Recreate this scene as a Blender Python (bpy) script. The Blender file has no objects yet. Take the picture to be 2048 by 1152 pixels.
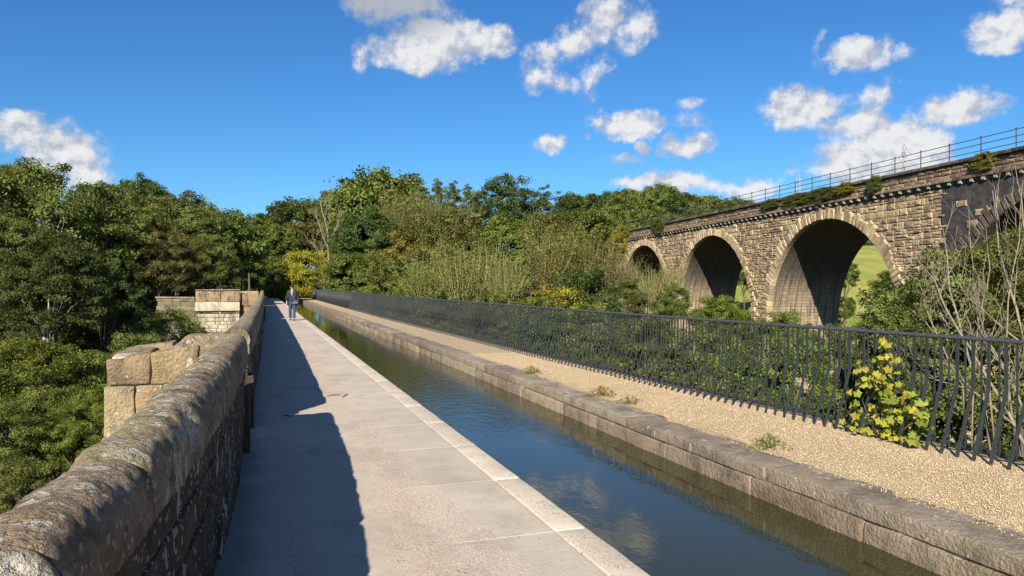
import bpy, bmesh, math, random
import numpy as np
from mathutils import Vector, Matrix, noise as mnoise

R = math.radians
S = bpy.context.scene
COL = S.collection

# ------------------------------------------------------------------ camera, sky, sun, exposure
YAW = R(18.8)
SY, CY = math.sin(YAW), math.cos(YAW)
EYE = 1.7
FPX = 1480.0                     # focal length in photo pixels (2048 wide)
cam_d = bpy.data.cameras.new('camera')
cam_d.lens = 26.0
cam_d.sensor_width = 36.0
cam_d.clip_start = 0.05
cam_d.clip_end = 3000
cam = bpy.data.objects.new('camera', cam_d)
cam.location = (0, 0, EYE)
cam.rotation_euler = (R(90 - 0.23), 0, -YAW)
COL.objects.link(cam)
S.camera = cam

SUN_HEADING = R(32)              # light travels 32 deg right of the canal axis (+Y)
SUN_EL = R(30)
world = bpy.data.worlds.new('World')
S.world = world
world.use_nodes = True
SKY_STRENGTH = 0.052
sun_d = bpy.data.lights.new('sun', 'SUN')
sun_d.energy = 5.0
sun_d.angle = R(0.5)
sun_d.color = (1.0, 0.925, 0.79)
sun = bpy.data.objects.new('sun', sun_d)
sun.rotation_euler = (R(90) - SUN_EL, 0, -SUN_HEADING)
COL.objects.link(sun)
S.view_settings.view_transform = 'Standard'
S.view_settings.look = 'None'
S.view_settings.gamma = 1.0
S.view_settings.exposure = 1.0
S.view_settings.use_curve_mapping = False
S.cycles.max_bounces = 6
S.cycles.transparent_max_bounces = 4
S.cycles.use_denoising = True


def at(x, y, zc):
    """photo pixel + distance along the viewing axis -> world point"""
    xc = (x - 1024) / FPX * zc
    return Vector((xc * CY + zc * SY, -xc * SY + zc * CY, EYE + (570 - y) / FPX * zc))


# ------------------------------------------------------------------ node helpers
def nd(nt, typ, ins=None, **props):
    n = nt.nodes.new(typ)
    for k, v in props.items():
        setattr(n, k, v)
    for k, v in (ins or {}).items():
        s = n.inputs[k]
        if isinstance(v, bpy.types.NodeSocket):
            nt.links.new(v, s)
        else:
            s.default_value = v
    return n


def mth(nt, op, a, b=None, c=None, clamp=False):
    ins = {0: a}
    if b is not None:
        ins[1] = b
    if c is not None:
        ins[2] = c
    return nd(nt, 'ShaderNodeMath', ins, operation=op, use_clamp=clamp).outputs[0]


def vth(nt, op, a, b=None):
    ins = {0: a}
    if b is not None:
        ins[1] = b
    return nd(nt, 'ShaderNodeVectorMath', ins, operation=op)


def c4(c):
    return (c[0], c[1], c[2], 1.0) if not isinstance(c, bpy.types.NodeSocket) else c


def mixc(nt, f, a, b, blend='MIX'):
    return nd(nt, 'ShaderNodeMix', {0: f, 6: c4(a), 7: c4(b)}, data_type='RGBA', blend_type=blend).outputs[2]


def sstep(nt, v, lo, hi):
    return nd(nt, 'ShaderNodeMapRange', {0: v, 1: lo, 2: hi, 3: 0.0, 4: 1.0}, interpolation_type='SMOOTHSTEP').outputs[0]


def tnoise(nt, vec, scale, detail=5, rough=0.6, out=0):
    return nd(nt, 'ShaderNodeTexNoise', {'Vector': vec, 'Scale': scale, 'Detail': detail, 'Roughness': rough}).outputs[out]


def scaled(nt, vec, s):
    return vth(nt, 'MULTIPLY', vec, s).outputs[0]


def new_mat(name):
    m = bpy.data.materials.new(name)
    m.use_nodes = True
    nt = m.node_tree
    b = nt.nodes['Principled BSDF']
    return m, nt, b


def wpos(nt):
    return nd(nt, 'ShaderNodeNewGeometry').outputs['Position']


def set_bump(nt, b, h, dist, strength=1.0):
    bp = nd(nt, 'ShaderNodeBump', {'Height': h, 'Distance': dist, 'Strength': strength})
    nt.links.new(bp.outputs[0], b.inputs['Normal'])


# ------------------------------------------------------------------ sky with clouds
def azel(x, y):
    p = at(x, y, 1.0) - Vector((0, 0, EYE))
    p.normalize()
    return math.atan2(p.x, p.y), math.asin(p.z)


CLOUDS = [  # photo centre, half sizes, weight
    (785, 5, 130, 46, 1.0), (860, 88, 100, 58, 1.35), (800, 95, 55, 45, 0.9), (945, 82, 75, 40, 1.0), (725, 112, 26, 30, .45),
    (1215, 30, 60, 45, .85), (1165, 75, 65, 48, .85), (1262, 50, 45, 55, .75), (1095, 100, 42, 30, .7), (1190, 140, 36, 40, .6),
    (1080, 150, 36, 40, .65), (1120, 168, 40, 22, .5), (1185, 190, 25, 26, .25),
    (1250, 250, 78, 27, 1.1), (1105, 287, 34, 18, .9), (1375, 292, 58, 27, 1.15), (1240, 320, 38, 13, .7), (1285, 295, 14, 14, .5),
    (1352, 364, 80, 26, 1.1), (1262, 363, 52, 16, .8), (1370, 207, 34, 15, .4), (1385, 245, 40, 25, .2), (1172, 277, 16, 14, .4),
    (1610, 215, 88, 40, 1.1), (1715, 112, 90, 36, 1.0), (1640, 92, 22, 34, .6), (1775, 88, 34, 26, .7),
    (1755, 185, 46, 30, .55), (1910, 218, 95, 38, 1.1), (1965, 205, 42, 24, .7),
    (1720, 250, 90, 40, 1.1), (1790, 265, 85, 42, 1.1), (1740, 325, 145, 55, 1.3), (1845, 305, 62, 48, 1.1), (1580, 335, 48, 30, .5),
    (1500, 378, 76, 24, .9), (1430, 372, 40, 14, .7), (2010, 62, 85, 42, 1.0), (2040, 0, 70, 22, .7),
    (40, 265, 75, 38, 1.0), (130, 300, 85, 48, 1.15), (165, 345, 70, 40, 1.1), (405, 407, 22, 15, .8),
]


def build_sky():
    nt = world.node_tree
    nt.nodes.clear()
    out = nd(nt, 'ShaderNodeOutputWorld')
    sky = nd(nt, 'ShaderNodeTexSky', sky_type='NISHITA', sun_disc=False, sun_elevation=SUN_EL,
             sun_rotation=math.pi + SUN_HEADING, altitude=120, air_density=1.0, dust_density=0.25, ozone_density=2.2)
    hs = nd(nt, 'ShaderNodeHueSaturation', {'Saturation': 1.18, 'Value': 1.0, 'Color': sky.outputs[0]})
    gain = mixc(nt, 1.0, hs.outputs[0], (.50, .90, 1.24), 'MULTIPLY')
    bg = nd(nt, 'ShaderNodeBackground', {'Color': gain, 'Strength': SKY_STRENGTH})
    tc = nd(nt, 'ShaderNodeTexCoord').outputs['Generated']
    v = vth(nt, 'NORMALIZE', tc).outputs[0]
    sp = nd(nt, 'ShaderNodeSeparateXYZ', {0: v})
    az = mth(nt, 'ARCTAN2', sp.outputs[0], sp.outputs[1])
    el = mth(nt, 'ARCSINE', sp.outputs[2])
    p = nd(nt, 'ShaderNodeCombineXYZ', {0: az, 1: el, 2: 0.0}).outputs[0]
    # wispy warp of the outlines
    w1 = vth(nt, 'SUBTRACT', tnoise(nt, p, 26, 5, .6, 1), (.5, .5, .5)).outputs[0]
    pw = vth(nt, 'ADD', p, scaled(nt, w1, (.045, .035, 0))).outputs[0]
    acc = None
    for (cx, cy, rx, ry, w) in CLOUDS:
        a0, e0 = azel(cx, cy)
        a1, _ = azel(cx + rx, cy)
        _, e1 = azel(cx, cy - ry)
        q = nd(nt, 'ShaderNodeVectorMath', {0: pw, 1: (1 / (a1 - a0), 1 / (e1 - e0), 0), 2: (-a0 / (a1 - a0), -e0 / (e1 - e0), 0)},
               operation='MULTIPLY_ADD').outputs[0]
        ln = vth(nt, 'LENGTH', q).outputs['Value']
        d = mth(nt, 'MULTIPLY_ADD', ln, -w * 1.0, w * 1.28)
        acc = d if acc is None else mth(nt, 'SMOOTH_MAX', acc, d, .15)
    # broken cumulus goes on out of view, cover raised for whiter fill in shadows
    n_far = tnoise(nt, scaled(nt, p, (1, 1.7, 1)), 3.2, 4, .5)
    behind = sstep(nt, mth(nt, 'ABSOLUTE', mth(nt, 'SUBTRACT', az, YAW)), .75, 1.1)
    gen = mth(nt, 'MULTIPLY', mth(nt, 'MULTIPLY_ADD', n_far, 5.0, -2.65), behind)
    gen = mth(nt, 'SUBTRACT', gen, mth(nt, 'SUBTRACT', 1.0, behind))
    acc = mth(nt, 'MAXIMUM', acc, gen)
    n1 = tnoise(nt, p, 17, 9, .62)
    n2 = tnoise(nt, p, 60, 6, .65)
    nz = mth(nt, 'ADD', mth(nt, 'MULTIPLY_ADD', n1, 2.5, -1.25), mth(nt, 'MULTIPLY_ADD', n2, .8, -.4))
    n1s = tnoise(nt, vth(nt, 'ADD', p, (-.004, .010, 0)).outputs[0], 17, 9, .62)
    relief = mth(nt, 'MULTIPLY', mth(nt, 'SUBTRACT', n1, n1s), 5.5)
    dens = mth(nt, 'ADD', acc, nz)
    mask = sstep(nt, dens, .0, .85)
    mask = mth(nt, 'MULTIPLY', mask, sstep(nt, acc, -.05, .25))
    mask = mth(nt, 'MULTIPLY', mask, .96)
    body = sstep(nt, mth(nt, 'ADD', mth(nt, 'MULTIPLY', dens, .55), relief), -.25, .95)
    col = mixc(nt, body, (.50, .55, .66), (.94, .94, .94))
    a0, e0 = azel(785, 10)
    g = nd(nt, 'ShaderNodeVectorMath', {0: p, 1: (9, 22, 0), 2: (-a0 * 9, -e0 * 22, 0)}, operation='MULTIPLY_ADD').outputs[0]
    grey = sstep(nt, vth(nt, 'LENGTH', g).outputs['Value'], 1.2, .4)
    col = mixc(nt, mth(nt, 'MULTIPLY', grey, .85), col, (.42, .47, .55))
    bgc = nd(nt, 'ShaderNodeBackground', {'Color': col, 'Strength': .46})
    mx = nd(nt, 'ShaderNodeMixShader', {0: mask, 1: bg.outputs[0], 2: bgc.outputs[0]})
    nt.links.new(mx.outputs[0], out.inputs[0])
    world.cycles.sampling_method = 'MANUAL'
    world.cycles.sample_map_resolution = 512


build_sky()


# ------------------------------------------------------------------ object helpers
def tag(o, label=None, cat=None, group=None, kind=None):
    if label:
        o['label'] = label
    if cat:
        o['category'] = cat
    if group:
        o['group'] = group
    if kind:
        o['kind'] = kind
    return o


def empty(name, loc=(0, 0, 0), rz=0.0):
    o = bpy.data.objects.new(name, None)
    o.location = loc
    o.rotation_euler = (0, 0, rz)
    o.empty_display_size = 0.2
    COL.objects.link(o)
    return o


def link(name, me, parent=None, loc=(0, 0, 0), rot=(0, 0, 0), scale=(1, 1, 1), m=None):
    o = bpy.data.objects.new(name, me)
    o.location = loc
    o.rotation_euler = rot
    o.scale = scale
    if parent is not None:
        o.parent = parent
    COL.objects.link(o)
    if m is not None:
        if len(me.materials) == 0:
            me.materials.append(m)
        if me.materials[0] != m:
            o.material_slots[0].link = 'OBJECT'
            o.material_slots[0].material = m
    return o


def mesh(name, verts, faces, m=None, smooth=False):
    me = bpy.data.meshes.new(name)
    me.from_pydata([tuple(v) for v in verts], [], faces)
    me.update()
    if m is not None:
        me.materials.append(m)
    if smooth:
        me.polygons.foreach_set('use_smooth', [True] * len(me.polygons))
    return me


def np_mesh(name, V, F, m=None, attrs=None):
    """V (n,3), F (k,3|4) numpy -> mesh"""
    me = bpy.data.meshes.new(name)
    n, k, w = len(V), len(F), F.shape[1]
    me.vertices.add(n)
    me.vertices.foreach_set('co', np.ascontiguousarray(V, dtype=np.float32).ravel())
    me.loops.add(k * w)
    me.loops.foreach_set('vertex_index', np.ascontiguousarray(F, dtype=np.int32).ravel())
    me.polygons.add(k)
    me.polygons.foreach_set('loop_start', np.arange(0, k * w, w, dtype=np.int32))
    me.update(calc_edges=True)
    for an, av in (attrs or {}).items():
        a = me.attributes.new(an, 'FLOAT', 'POINT')
        a.data.foreach_set('value', np.ascontiguousarray(av, dtype=np.float32))
    if m is not None:
        me.materials.append(m)
    return me


class MB:
    """collects verts/faces of one part"""
    def __init__(s):
        s.v, s.f = [], []

    def add(s, vs, fs):
        o = len(s.v)
        s.v += [tuple(p) for p in vs]
        s.f += [tuple(i + o for i in f) for f in fs]

    def box(s, a, b):
        x0, y0, z0 = a
        x1, y1, z1 = b
        s.add([(x0, y0, z0), (x1, y0, z0), (x1, y1, z0), (x0, y1, z0), (x0, y0, z1), (x1, y0, z1), (x1, y1, z1), (x0, y1, z1)],
              [(0, 3, 2, 1), (4, 5, 6, 7), (0, 1, 5, 4), (1, 2, 6, 5), (2, 3, 7, 6), (3, 0, 4, 7)])

    def tube(s, pts, rad, n=6, caps=True):
        pts = [Vector(p) for p in pts]
        if not hasattr(rad, '__len__'):
            rad = [rad] * len(pts)
        o = len(s.v)
        up = Vector((0.13, 0.27, 0.95)).normalized()
        for i, p in enumerate(pts):
            t = (pts[min(i + 1, len(pts) - 1)] - pts[max(i - 1, 0)])
            if t.length < 1e-9:
                t = Vector((0, 0, 1))
            t.normalize()
            a = t.cross(up)
            if a.length < 1e-3:
                a = t.cross(Vector((1, 0, 0)))
            a.normalize()
            b = t.cross(a)
            for k in range(n):
                an = 2 * math.pi * k / n
                s.v.append(tuple(p + (a * math.cos(an) + b * math.sin(an)) * rad[i]))
        for i in range(len(pts) - 1):
            for k in range(n):
                k2 = (k + 1) % n
                s.f.append((o + i * n + k, o + i * n + k2, o + (i + 1) * n + k2, o + (i + 1) * n + k))
        if caps:
            s.f.append(tuple(o + k for k in range(n))[::-1])
            e = o + (len(pts) - 1) * n
            s.f.append(tuple(e + k for k in range(n)))

    def mesh(s, name, m=None, smooth=False):
        return mesh(name, s.v, s.f, m, smooth)


def rough_box(name, a, b, m=None, bevel=.02, step=.15, amp=.012, seed=0, smooth=True, fn=None):
    """a weathered stone block between corners a and b: bevelled, subdivided, displaced"""
    bm = bmesh.new()
    bmesh.ops.create_cube(bm, size=1.0)
    a, b = Vector(a), Vector(b)
    d = b - a
    for v in bm.verts:
        v.co = Vector((a[i] + (v.co[i] + .5) * d[i] for i in range(3)))
    bmesh.ops.bevel(bm, geom=list(bm.edges), offset=bevel, segments=2, profile=.6, affect='EDGES')
    for ax in range(3):
        n = int(d[ax] / step)
        for k in range(1, n):
            c = a[ax] + d[ax] * k / n
            nrm = [0, 0, 0]
            nrm[ax] = 1
            co = [0, 0, 0]
            co[ax] = c
            bmesh.ops.bisect_plane(bm, geom=list(bm.verts) + list(bm.edges) + list(bm.faces), plane_co=co, plane_no=nrm, dist=1e-5)
    bm.normal_update()
    off = Vector((seed * 3.7, seed * 1.3, seed * 2.1))
    for v in bm.verts:
        h = mnoise.fractal(v.co * 4.0 + off, .9, 2.0, 4) * amp
        v.co += v.normal * h
        if fn:
            fn(v)
    me = bpy.data.meshes.new(name)
    bm.to_mesh(me)
    bm.free()
    if m:
        me.materials.append(m)
    if smooth:
        me.polygons.foreach_set('use_smooth', [True] * len(me.polygons))
    return me


# ------------------------------------------------------------------ materials
def stone_mat(name, cols, scale=2.0, lichen=0.0, dark=0.3, bump=.02, rough=.9, vary=.25, streak=0.0, moss=0.0, chip=False, film=0.0,
              lichen_col=(.46, .43, .38), grain=60):
    """weathered sandstone: three tones, sooty stains, lichen spots, per-stone tint"""
    m, nt, b = new_mat(name)
    p = wpos(nt)
    n1 = tnoise(nt, p, scale, 6, .65)
    n2 = tnoise(nt, p, scale * 6, 5, .7)
    n3 = tnoise(nt, vth(nt, 'ADD', p, (7.3, 1.1, 4.2)).outputs[0], scale * 1.7, 5, .6)
    c = mixc(nt, sstep(nt, n1, .35, .65), cols[0], cols[1])
    c = mixc(nt, sstep(nt, n3, .48, .72), c, cols[2])
    c = mixc(nt, mth(nt, 'MULTIPLY', sstep(nt, n2, .5, .75), .55), c, mixc(nt, .5, cols[0], (.04, .032, .025)))
    if dark:
        nd_ = tnoise(nt, scaled(nt, vth(nt, 'ADD', p, (3.1, 9.2, .4)).outputs[0], (1, 1, .55)), scale * .8, 6, .7)
        c = mixc(nt, mth(nt, 'MULTIPLY', sstep(nt, nd_, .5, .68), dark), c, (.022, .019, .017))
    if moss:
        nm = tnoise(nt, vth(nt, 'ADD', p, (1.7, 4.1, 8.8)).outputs[0], scale * 1.1, 5, .7)
        c = mixc(nt, mth(nt, 'MULTIPLY', sstep(nt, nm, .5, .7), moss), c, (.085, .10, .03))
    if lichen:
        wv = vth(nt, 'ADD', p, scaled(nt, tnoise(nt, p, 14, 4, .6, 1), (.06, .06, .06))).outputs[0]
        vo = nd(nt, 'ShaderNodeTexVoronoi', {'Vector': scaled(nt, wv, (1, 1, .42)), 'Scale': 11.0, 'Randomness': 1.0})
        pick = sstep(nt, nd(nt, 'ShaderNodeSeparateColor', {0: vo.outputs['Color']}).outputs[0], 1 - lichen, 1 - lichen + .02)
        lm = mth(nt, 'MULTIPLY', sstep(nt, vo.outputs['Distance'], .40, .36), pick)
        vo2 = nd(nt, 'ShaderNodeTexVoronoi', {'Vector': wv, 'Scale': 34.0})
        pick2 = sstep(nt, nd(nt, 'ShaderNodeSeparateColor', {0: vo2.outputs['Color']}).outputs[1], 1 - lichen * .8, 1.02 - lichen * .8)
        lm2 = mth(nt, 'MULTIPLY', sstep(nt, vo2.outputs['Distance'], .44, .38), pick2)
        lm = mth(nt, 'MAXIMUM', lm, lm2)
        lm = mth(nt, 'MULTIPLY', lm, sstep(nt, n2, .36, .42))
        c = mixc(nt, mth(nt, 'MULTIPLY', lm, .85), c, lichen_col)
    if film:
        nf = tnoise(nt, vth(nt, 'ADD', p, (2.2, 6.1, 3.3)).outputs[0], scale * 2.6, 7, .72)
        c = mixc(nt, mth(nt, 'MULTIPLY', sstep(nt, nf, .46, .6), film), c, (.36, .315, .25))
    if streak:
        ns = tnoise(nt, scaled(nt, p, (5, 5, .5)), 1.6, 5, .65)
        c = mixc(nt, mth(nt, 'MULTIPLY', sstep(nt, ns, .5, .72), streak), c, (.55, .50, .43))
        ns2 = tnoise(nt, scaled(nt, vth(nt, 'ADD', p, (5, 2, 0)).outputs[0], (5, 5, .5)), 1.3, 5, .65)
        c = mixc(nt, mth(nt, 'MULTIPLY', sstep(nt, ns2, .52, .7), streak * .9), c, (.05, .042, .035))
    if chip:
        at_ = nd(nt, 'ShaderNodeAttribute', attribute_name='chip').outputs['Fac']
        cn = tnoise(nt, p, 45, 4, .7)
        c = mixc(nt, mth(nt, 'MULTIPLY', at_, sstep(nt, cn, .35, .55)), c, (.50, .46, .40))
    gf = tnoise(nt, p, grain * 1.6, 3, .8)
    c = mixc(nt, mth(nt, 'MULTIPLY', sstep(nt, gf, .54, .66), .55), c, mixc(nt, .8, c, (.02, .016, .012)))
    c = mixc(nt, mth(nt, 'MULTIPLY', sstep(nt, gf, .44, .34), .35), c, mixc(nt, .45, c, (.55, .47, .37)))
    rnd = nd(nt, 'ShaderNodeObjectInfo').outputs['Random']
    val = mth(nt, 'MULTIPLY_ADD', rnd, 2 * vary, 1 - vary)
    hs = nd(nt, 'ShaderNodeHueSaturation', {'Hue': mth(nt, 'MULTIPLY_ADD', rnd, .03, .485), 'Saturation': 1.0, 'Value': val, 'Color': c})
    nt.links.new(hs.outputs[0], b.inputs['Base Color'])
    b.inputs['Roughness'].default_value = rough
    b.inputs['Specular IOR Level'].default_value = .25
    g = tnoise(nt, p, grain, 4, .7)
    pit = nd(nt, 'ShaderNodeTexVoronoi', {'Vector': p, 'Scale': grain * .55}).outputs['Distance']
    h = mth(nt, 'ADD', mth(nt, 'MULTIPLY', n2, .8), mth(nt, 'ADD', mth(nt, 'MULTIPLY', g, .55), mth(nt, 'MULTIPLY', pit, .3)))
    set_bump(nt, b, h, bump)
    return m


M = {}
M['coping'] = stone_mat('coping_stone', [(.225, .165, .092), (.30, .228, .135), (.13, .092, .054)], 3.0, lichen=.36, dark=.85, bump=.05, vary=.12, chip=True, film=.5,
                        lichen_col=(.46, .425, .37))
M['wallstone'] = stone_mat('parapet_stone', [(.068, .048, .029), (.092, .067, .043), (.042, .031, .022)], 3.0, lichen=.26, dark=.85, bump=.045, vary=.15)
M['pier'] = stone_mat('pier_stone', [(.27, .185, .105), (.34, .25, .155), (.15, .105, .065)], 2.2, lichen=.05, dark=.85, bump=.04, vary=.14)
M['pale'] = stone_mat('pale_stone', [(.40, .345, .25), (.47, .41, .31), (.30, .25, .18)], 2.4, dark=.55, bump=.03, vary=.16, streak=.45)
M['mortar'] = stone_mat('mortar', [(.42, .37, .29), (.48, .43, .35), (.34, .29, .22)], 5, dark=.3, bump=.01, vary=0)
M['viaduct'] = stone_mat('viaduct_stone', [(.34, .25, .148), (.41, .31, .19), (.24, .17, .105)], 1.1, dark=.55, bump=.05, vary=.34, grain=22)
M['voussoir'] = stone_mat('voussoir_stone', [(.38, .28, .165), (.45, .345, .215), (.28, .20, .125)], 1.3, dark=.5, bump=.05, vary=.24, grain=22)
M['darkstone'] = stone_mat('soot_stone', [(.085, .068, .055), (.12, .095, .072), (.05, .042, .038)], 1.4, dark=.4, bump=.04, vary=.25, moss=.1, grain=22)
M['corbel'] = stone_mat('corbel_stone', [(.40, .35, .28), (.46, .41, .34), (.32, .27, .21)], 1.4, dark=.2, bump=.03, vary=.12)
M['parapet_v'] = stone_mat('viaduct_parapet_stone', [(.24, .168, .108), (.30, .212, .14), (.15, .105, .07)], 1.4, dark=.55, bump=.05, vary=.3, moss=.4, grain=22)
M['canalwall'] = stone_mat('canal_wall_stone', [(.23, .182, .135), (.30, .24, .18), (.165, .12, .085)], 2.6, dark=.4, bump=.03, vary=.2, lichen=.06, moss=.25, streak=.12)
M['lowerwall'] = stone_mat('canal_lower_stone', [(.25, .195, .135), (.32, .255, .18), (.17, .122, .085)], 3.2, dark=.4, bump=.035, vary=.2, moss=.3, streak=.22)
M['ivywall'] = stone_mat('mossy_wall_stone', [(.20, .17, .10), (.24, .21, .12), (.15, .13, .08)], 1.2, dark=.45, bump=.08, vary=.16, moss=.9)


def soffit_mat():
    m, nt, b = new_mat('arch_lining_stone')
    uv = nd(nt, 'ShaderNodeUVMap').outputs[0]
    p = wpos(nt)
    uvw = vth(nt, 'ADD', uv, scaled(nt, vth(nt, 'SUBTRACT', tnoise(nt, p, 1.4, 3, .5, 1), (.5, .5, .5)).outputs[0], (.07, .07, 0))).outputs[0]
    br = nd(nt, 'ShaderNodeTexBrick', {'Vector': uvw, 'Color1': (.36, .27, .165, 1), 'Color2': (.26, .19, .115, 1), 'Mortar': (.17, .125, .08, 1),
                                      'Scale': 1.0, 'Mortar Size': .012, 'Brick Width': .62, 'Row Height': .24, 'Mortar Smooth': .3})
    sx = nd(nt, 'ShaderNodeSeparateXYZ', {0: uv})
    st = nd(nt, 'ShaderNodeCombineXYZ', {0: mth(nt, 'MULTIPLY', sx.outputs[0], 2.2), 1: mth(nt, 'MULTIPLY', sx.outputs[1], .16), 2: 0.0}).outputs[0]
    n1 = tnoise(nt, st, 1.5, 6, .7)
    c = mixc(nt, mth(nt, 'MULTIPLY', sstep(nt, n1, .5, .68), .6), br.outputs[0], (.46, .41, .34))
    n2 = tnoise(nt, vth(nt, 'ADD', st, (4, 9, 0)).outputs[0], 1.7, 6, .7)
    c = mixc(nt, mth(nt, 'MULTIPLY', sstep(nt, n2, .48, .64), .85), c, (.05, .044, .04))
    # shade painted into the lining colour, full at the crown, ragged down the haunches
    barrel_shade = sstep(nt, mth(nt, 'ADD', nd(nt, 'ShaderNodeSeparateXYZ', {0: p}).outputs[2], mth(nt, 'MULTIPLY_ADD', n1, 6.0, -3.0)), -.6, 3.2)
    c = mixc(nt, mth(nt, 'MULTIPLY', barrel_shade, .82), c, (.03, .027, .026))
    n3 = tnoise(nt, p, 5, 5, .7)
    c = mixc(nt, mth(nt, 'MULTIPLY', sstep(nt, n3, .45, .75), .4), c, (.15, .11, .075))
    nt.links.new(c, b.inputs['Base Color'])
    b.inputs['Roughness'].default_value = .95
    h = mth(nt, 'ADD', mth(nt, 'MULTIPLY', br.outputs[1], -1.0), n3)
    set_bump(nt, b, h, .03)
    return m


def dark_brick_mat():
    m, nt, b = new_mat('dark_engineering_brick')
    uv = nd(nt, 'ShaderNodeUVMap').outputs[0]
    p = wpos(nt)
    br = nd(nt, 'ShaderNodeTexBrick', {'Vector': uv, 'Color1': (.036, .030, .034, 1), 'Color2': (.062, .05, .052, 1), 'Mortar': (.028, .025, .026, 1),
                                      'Scale': 1.0, 'Mortar Size': .008, 'Brick Width': .225, 'Row Height': .075})
    n3 = tnoise(nt, p, 3, 6, .7)
    c = mixc(nt, mth(nt, 'MULTIPLY', sstep(nt, n3, .46, .62), .6), br.outputs[0], (.12, .10, .085))
    nb = tnoise(nt, p, .9, 6, .7)
    c = mixc(nt, mth(nt, 'MULTIPLY', sstep(nt, nb, .5, .66), .7), c, (.02, .018, .018))
    nt.links.new(c, b.inputs['Base Color'])
    b.inputs['Roughness'].default_value = .75
    set_bump(nt, b, mth(nt, 'ADD', mth(nt, 'MULTIPLY', br.outputs[1], -1.0), n3), .012)
    return m


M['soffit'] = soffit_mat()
M['darkbrick'] = dark_brick_mat()


def path_mat():
    """worn towpath: grey concrete with an eroded pinkish aggregate band"""
    m, nt, b = new_mat('worn_towpath')
    p = wpos(nt)
    sx = nd(nt, 'ShaderNodeSeparateXYZ', {0: p}).outputs[0]
    warp = tnoise(nt, scaled(nt, p, (1, .5, 1)), 1.5, 8, .72)
    xx = mth(nt, 'ADD', sx, mth(nt, 'MULTIPLY_ADD', warp, .9, -.45))
    band = mth(nt, 'MULTIPLY', sstep(nt, xx, .70, 1.0), sstep(nt, xx, 1.44, 1.36))
    band2 = mth(nt, 'MULTIPLY', sstep(nt, xx, -.05, .1), sstep(nt, xx, .45, .25))
    worn = mth(nt, 'MAXIMUM', band, mth(nt, 'MULTIPLY', band2, .8))
    n1 = tnoise(nt, p, 2.3, 6, .65)
    n2 = tnoise(nt, p, 30, 5, .75)
    conc = mixc(nt, sstep(nt, n1, .35, .65), (.40, .338, .27), (.465, .395, .318))
    conc = mixc(nt, mth(nt, 'MULTIPLY', sstep(nt, n2, .5, .72), .5), conc, (.33, .268, .21))
    vo = nd(nt, 'ShaderNodeTexVoronoi', {'Vector': p, 'Scale': 92.0})
    vs = nd(nt, 'ShaderNodeSeparateColor', {0: vo.outputs['Color']})
    agg = mixc(nt, vs.outputs[0], (.46, .38, .30), (.59, .495, .40))
    agg = mixc(nt, sstep(nt, vs.outputs[1], .74, .78), agg, (.56, .39, .32))
    agg = mixc(nt, mth(nt, 'MULTIPLY', sstep(nt, vo.outputs['Distance'], .45, .78), .6), agg, (.20, .16, .13))
    c = mixc(nt, mth(nt, 'MULTIPLY', worn, sstep(nt, n2, .3, .5)), conc, agg)
    vp = nd(nt, 'ShaderNodeTexVoronoi', {'Vector': p, 'Scale': 26.0})
    vq = nd(nt, 'ShaderNodeSeparateColor', {0: vp.outputs['Color']})
    pits = mth(nt, 'MULTIPLY', sstep(nt, vp.outputs['Distance'], .24, .14), sstep(nt, vq.outputs[0], .8, .82))
    pits = mth(nt, 'MULTIPLY', pits, sstep(nt, tnoise(nt, p, 3.1, 4, .6), .5, .62))
    c = mixc(nt, mth(nt, 'MULTIPLY', pits, .9), c, (.07, .06, .055))
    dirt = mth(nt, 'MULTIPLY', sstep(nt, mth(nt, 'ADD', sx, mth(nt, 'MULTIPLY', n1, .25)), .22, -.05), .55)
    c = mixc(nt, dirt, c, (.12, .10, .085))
    ns_ = tnoise(nt, scaled(nt, vth(nt, 'ADD', p, (5.5, 2.2, 0)).outputs[0], (1.3, .7, 1)), 1.1, 7, .7)
    c = mixc(nt, mth(nt, 'MULTIPLY', sstep(nt, ns_, .5, .62), .30), c, (.24, .205, .165))
    nt.links.new(c, b.inputs['Base Color'])
    b.inputs['Roughness'].default_value = .92
    b.inputs['Specular IOR Level'].default_value = .2
    h = mth(nt, 'ADD', mth(nt, 'MULTIPLY', mth(nt, 'MULTIPLY', vo.outputs['Distance'], worn), -.5), mth(nt, 'MULTIPLY', n2, .7))
    h = mth(nt, 'SUBTRACT', h, mth(nt, 'MULTIPLY', pits, .8))
    set_bump(nt, b, h, .008)
    return m


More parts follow.
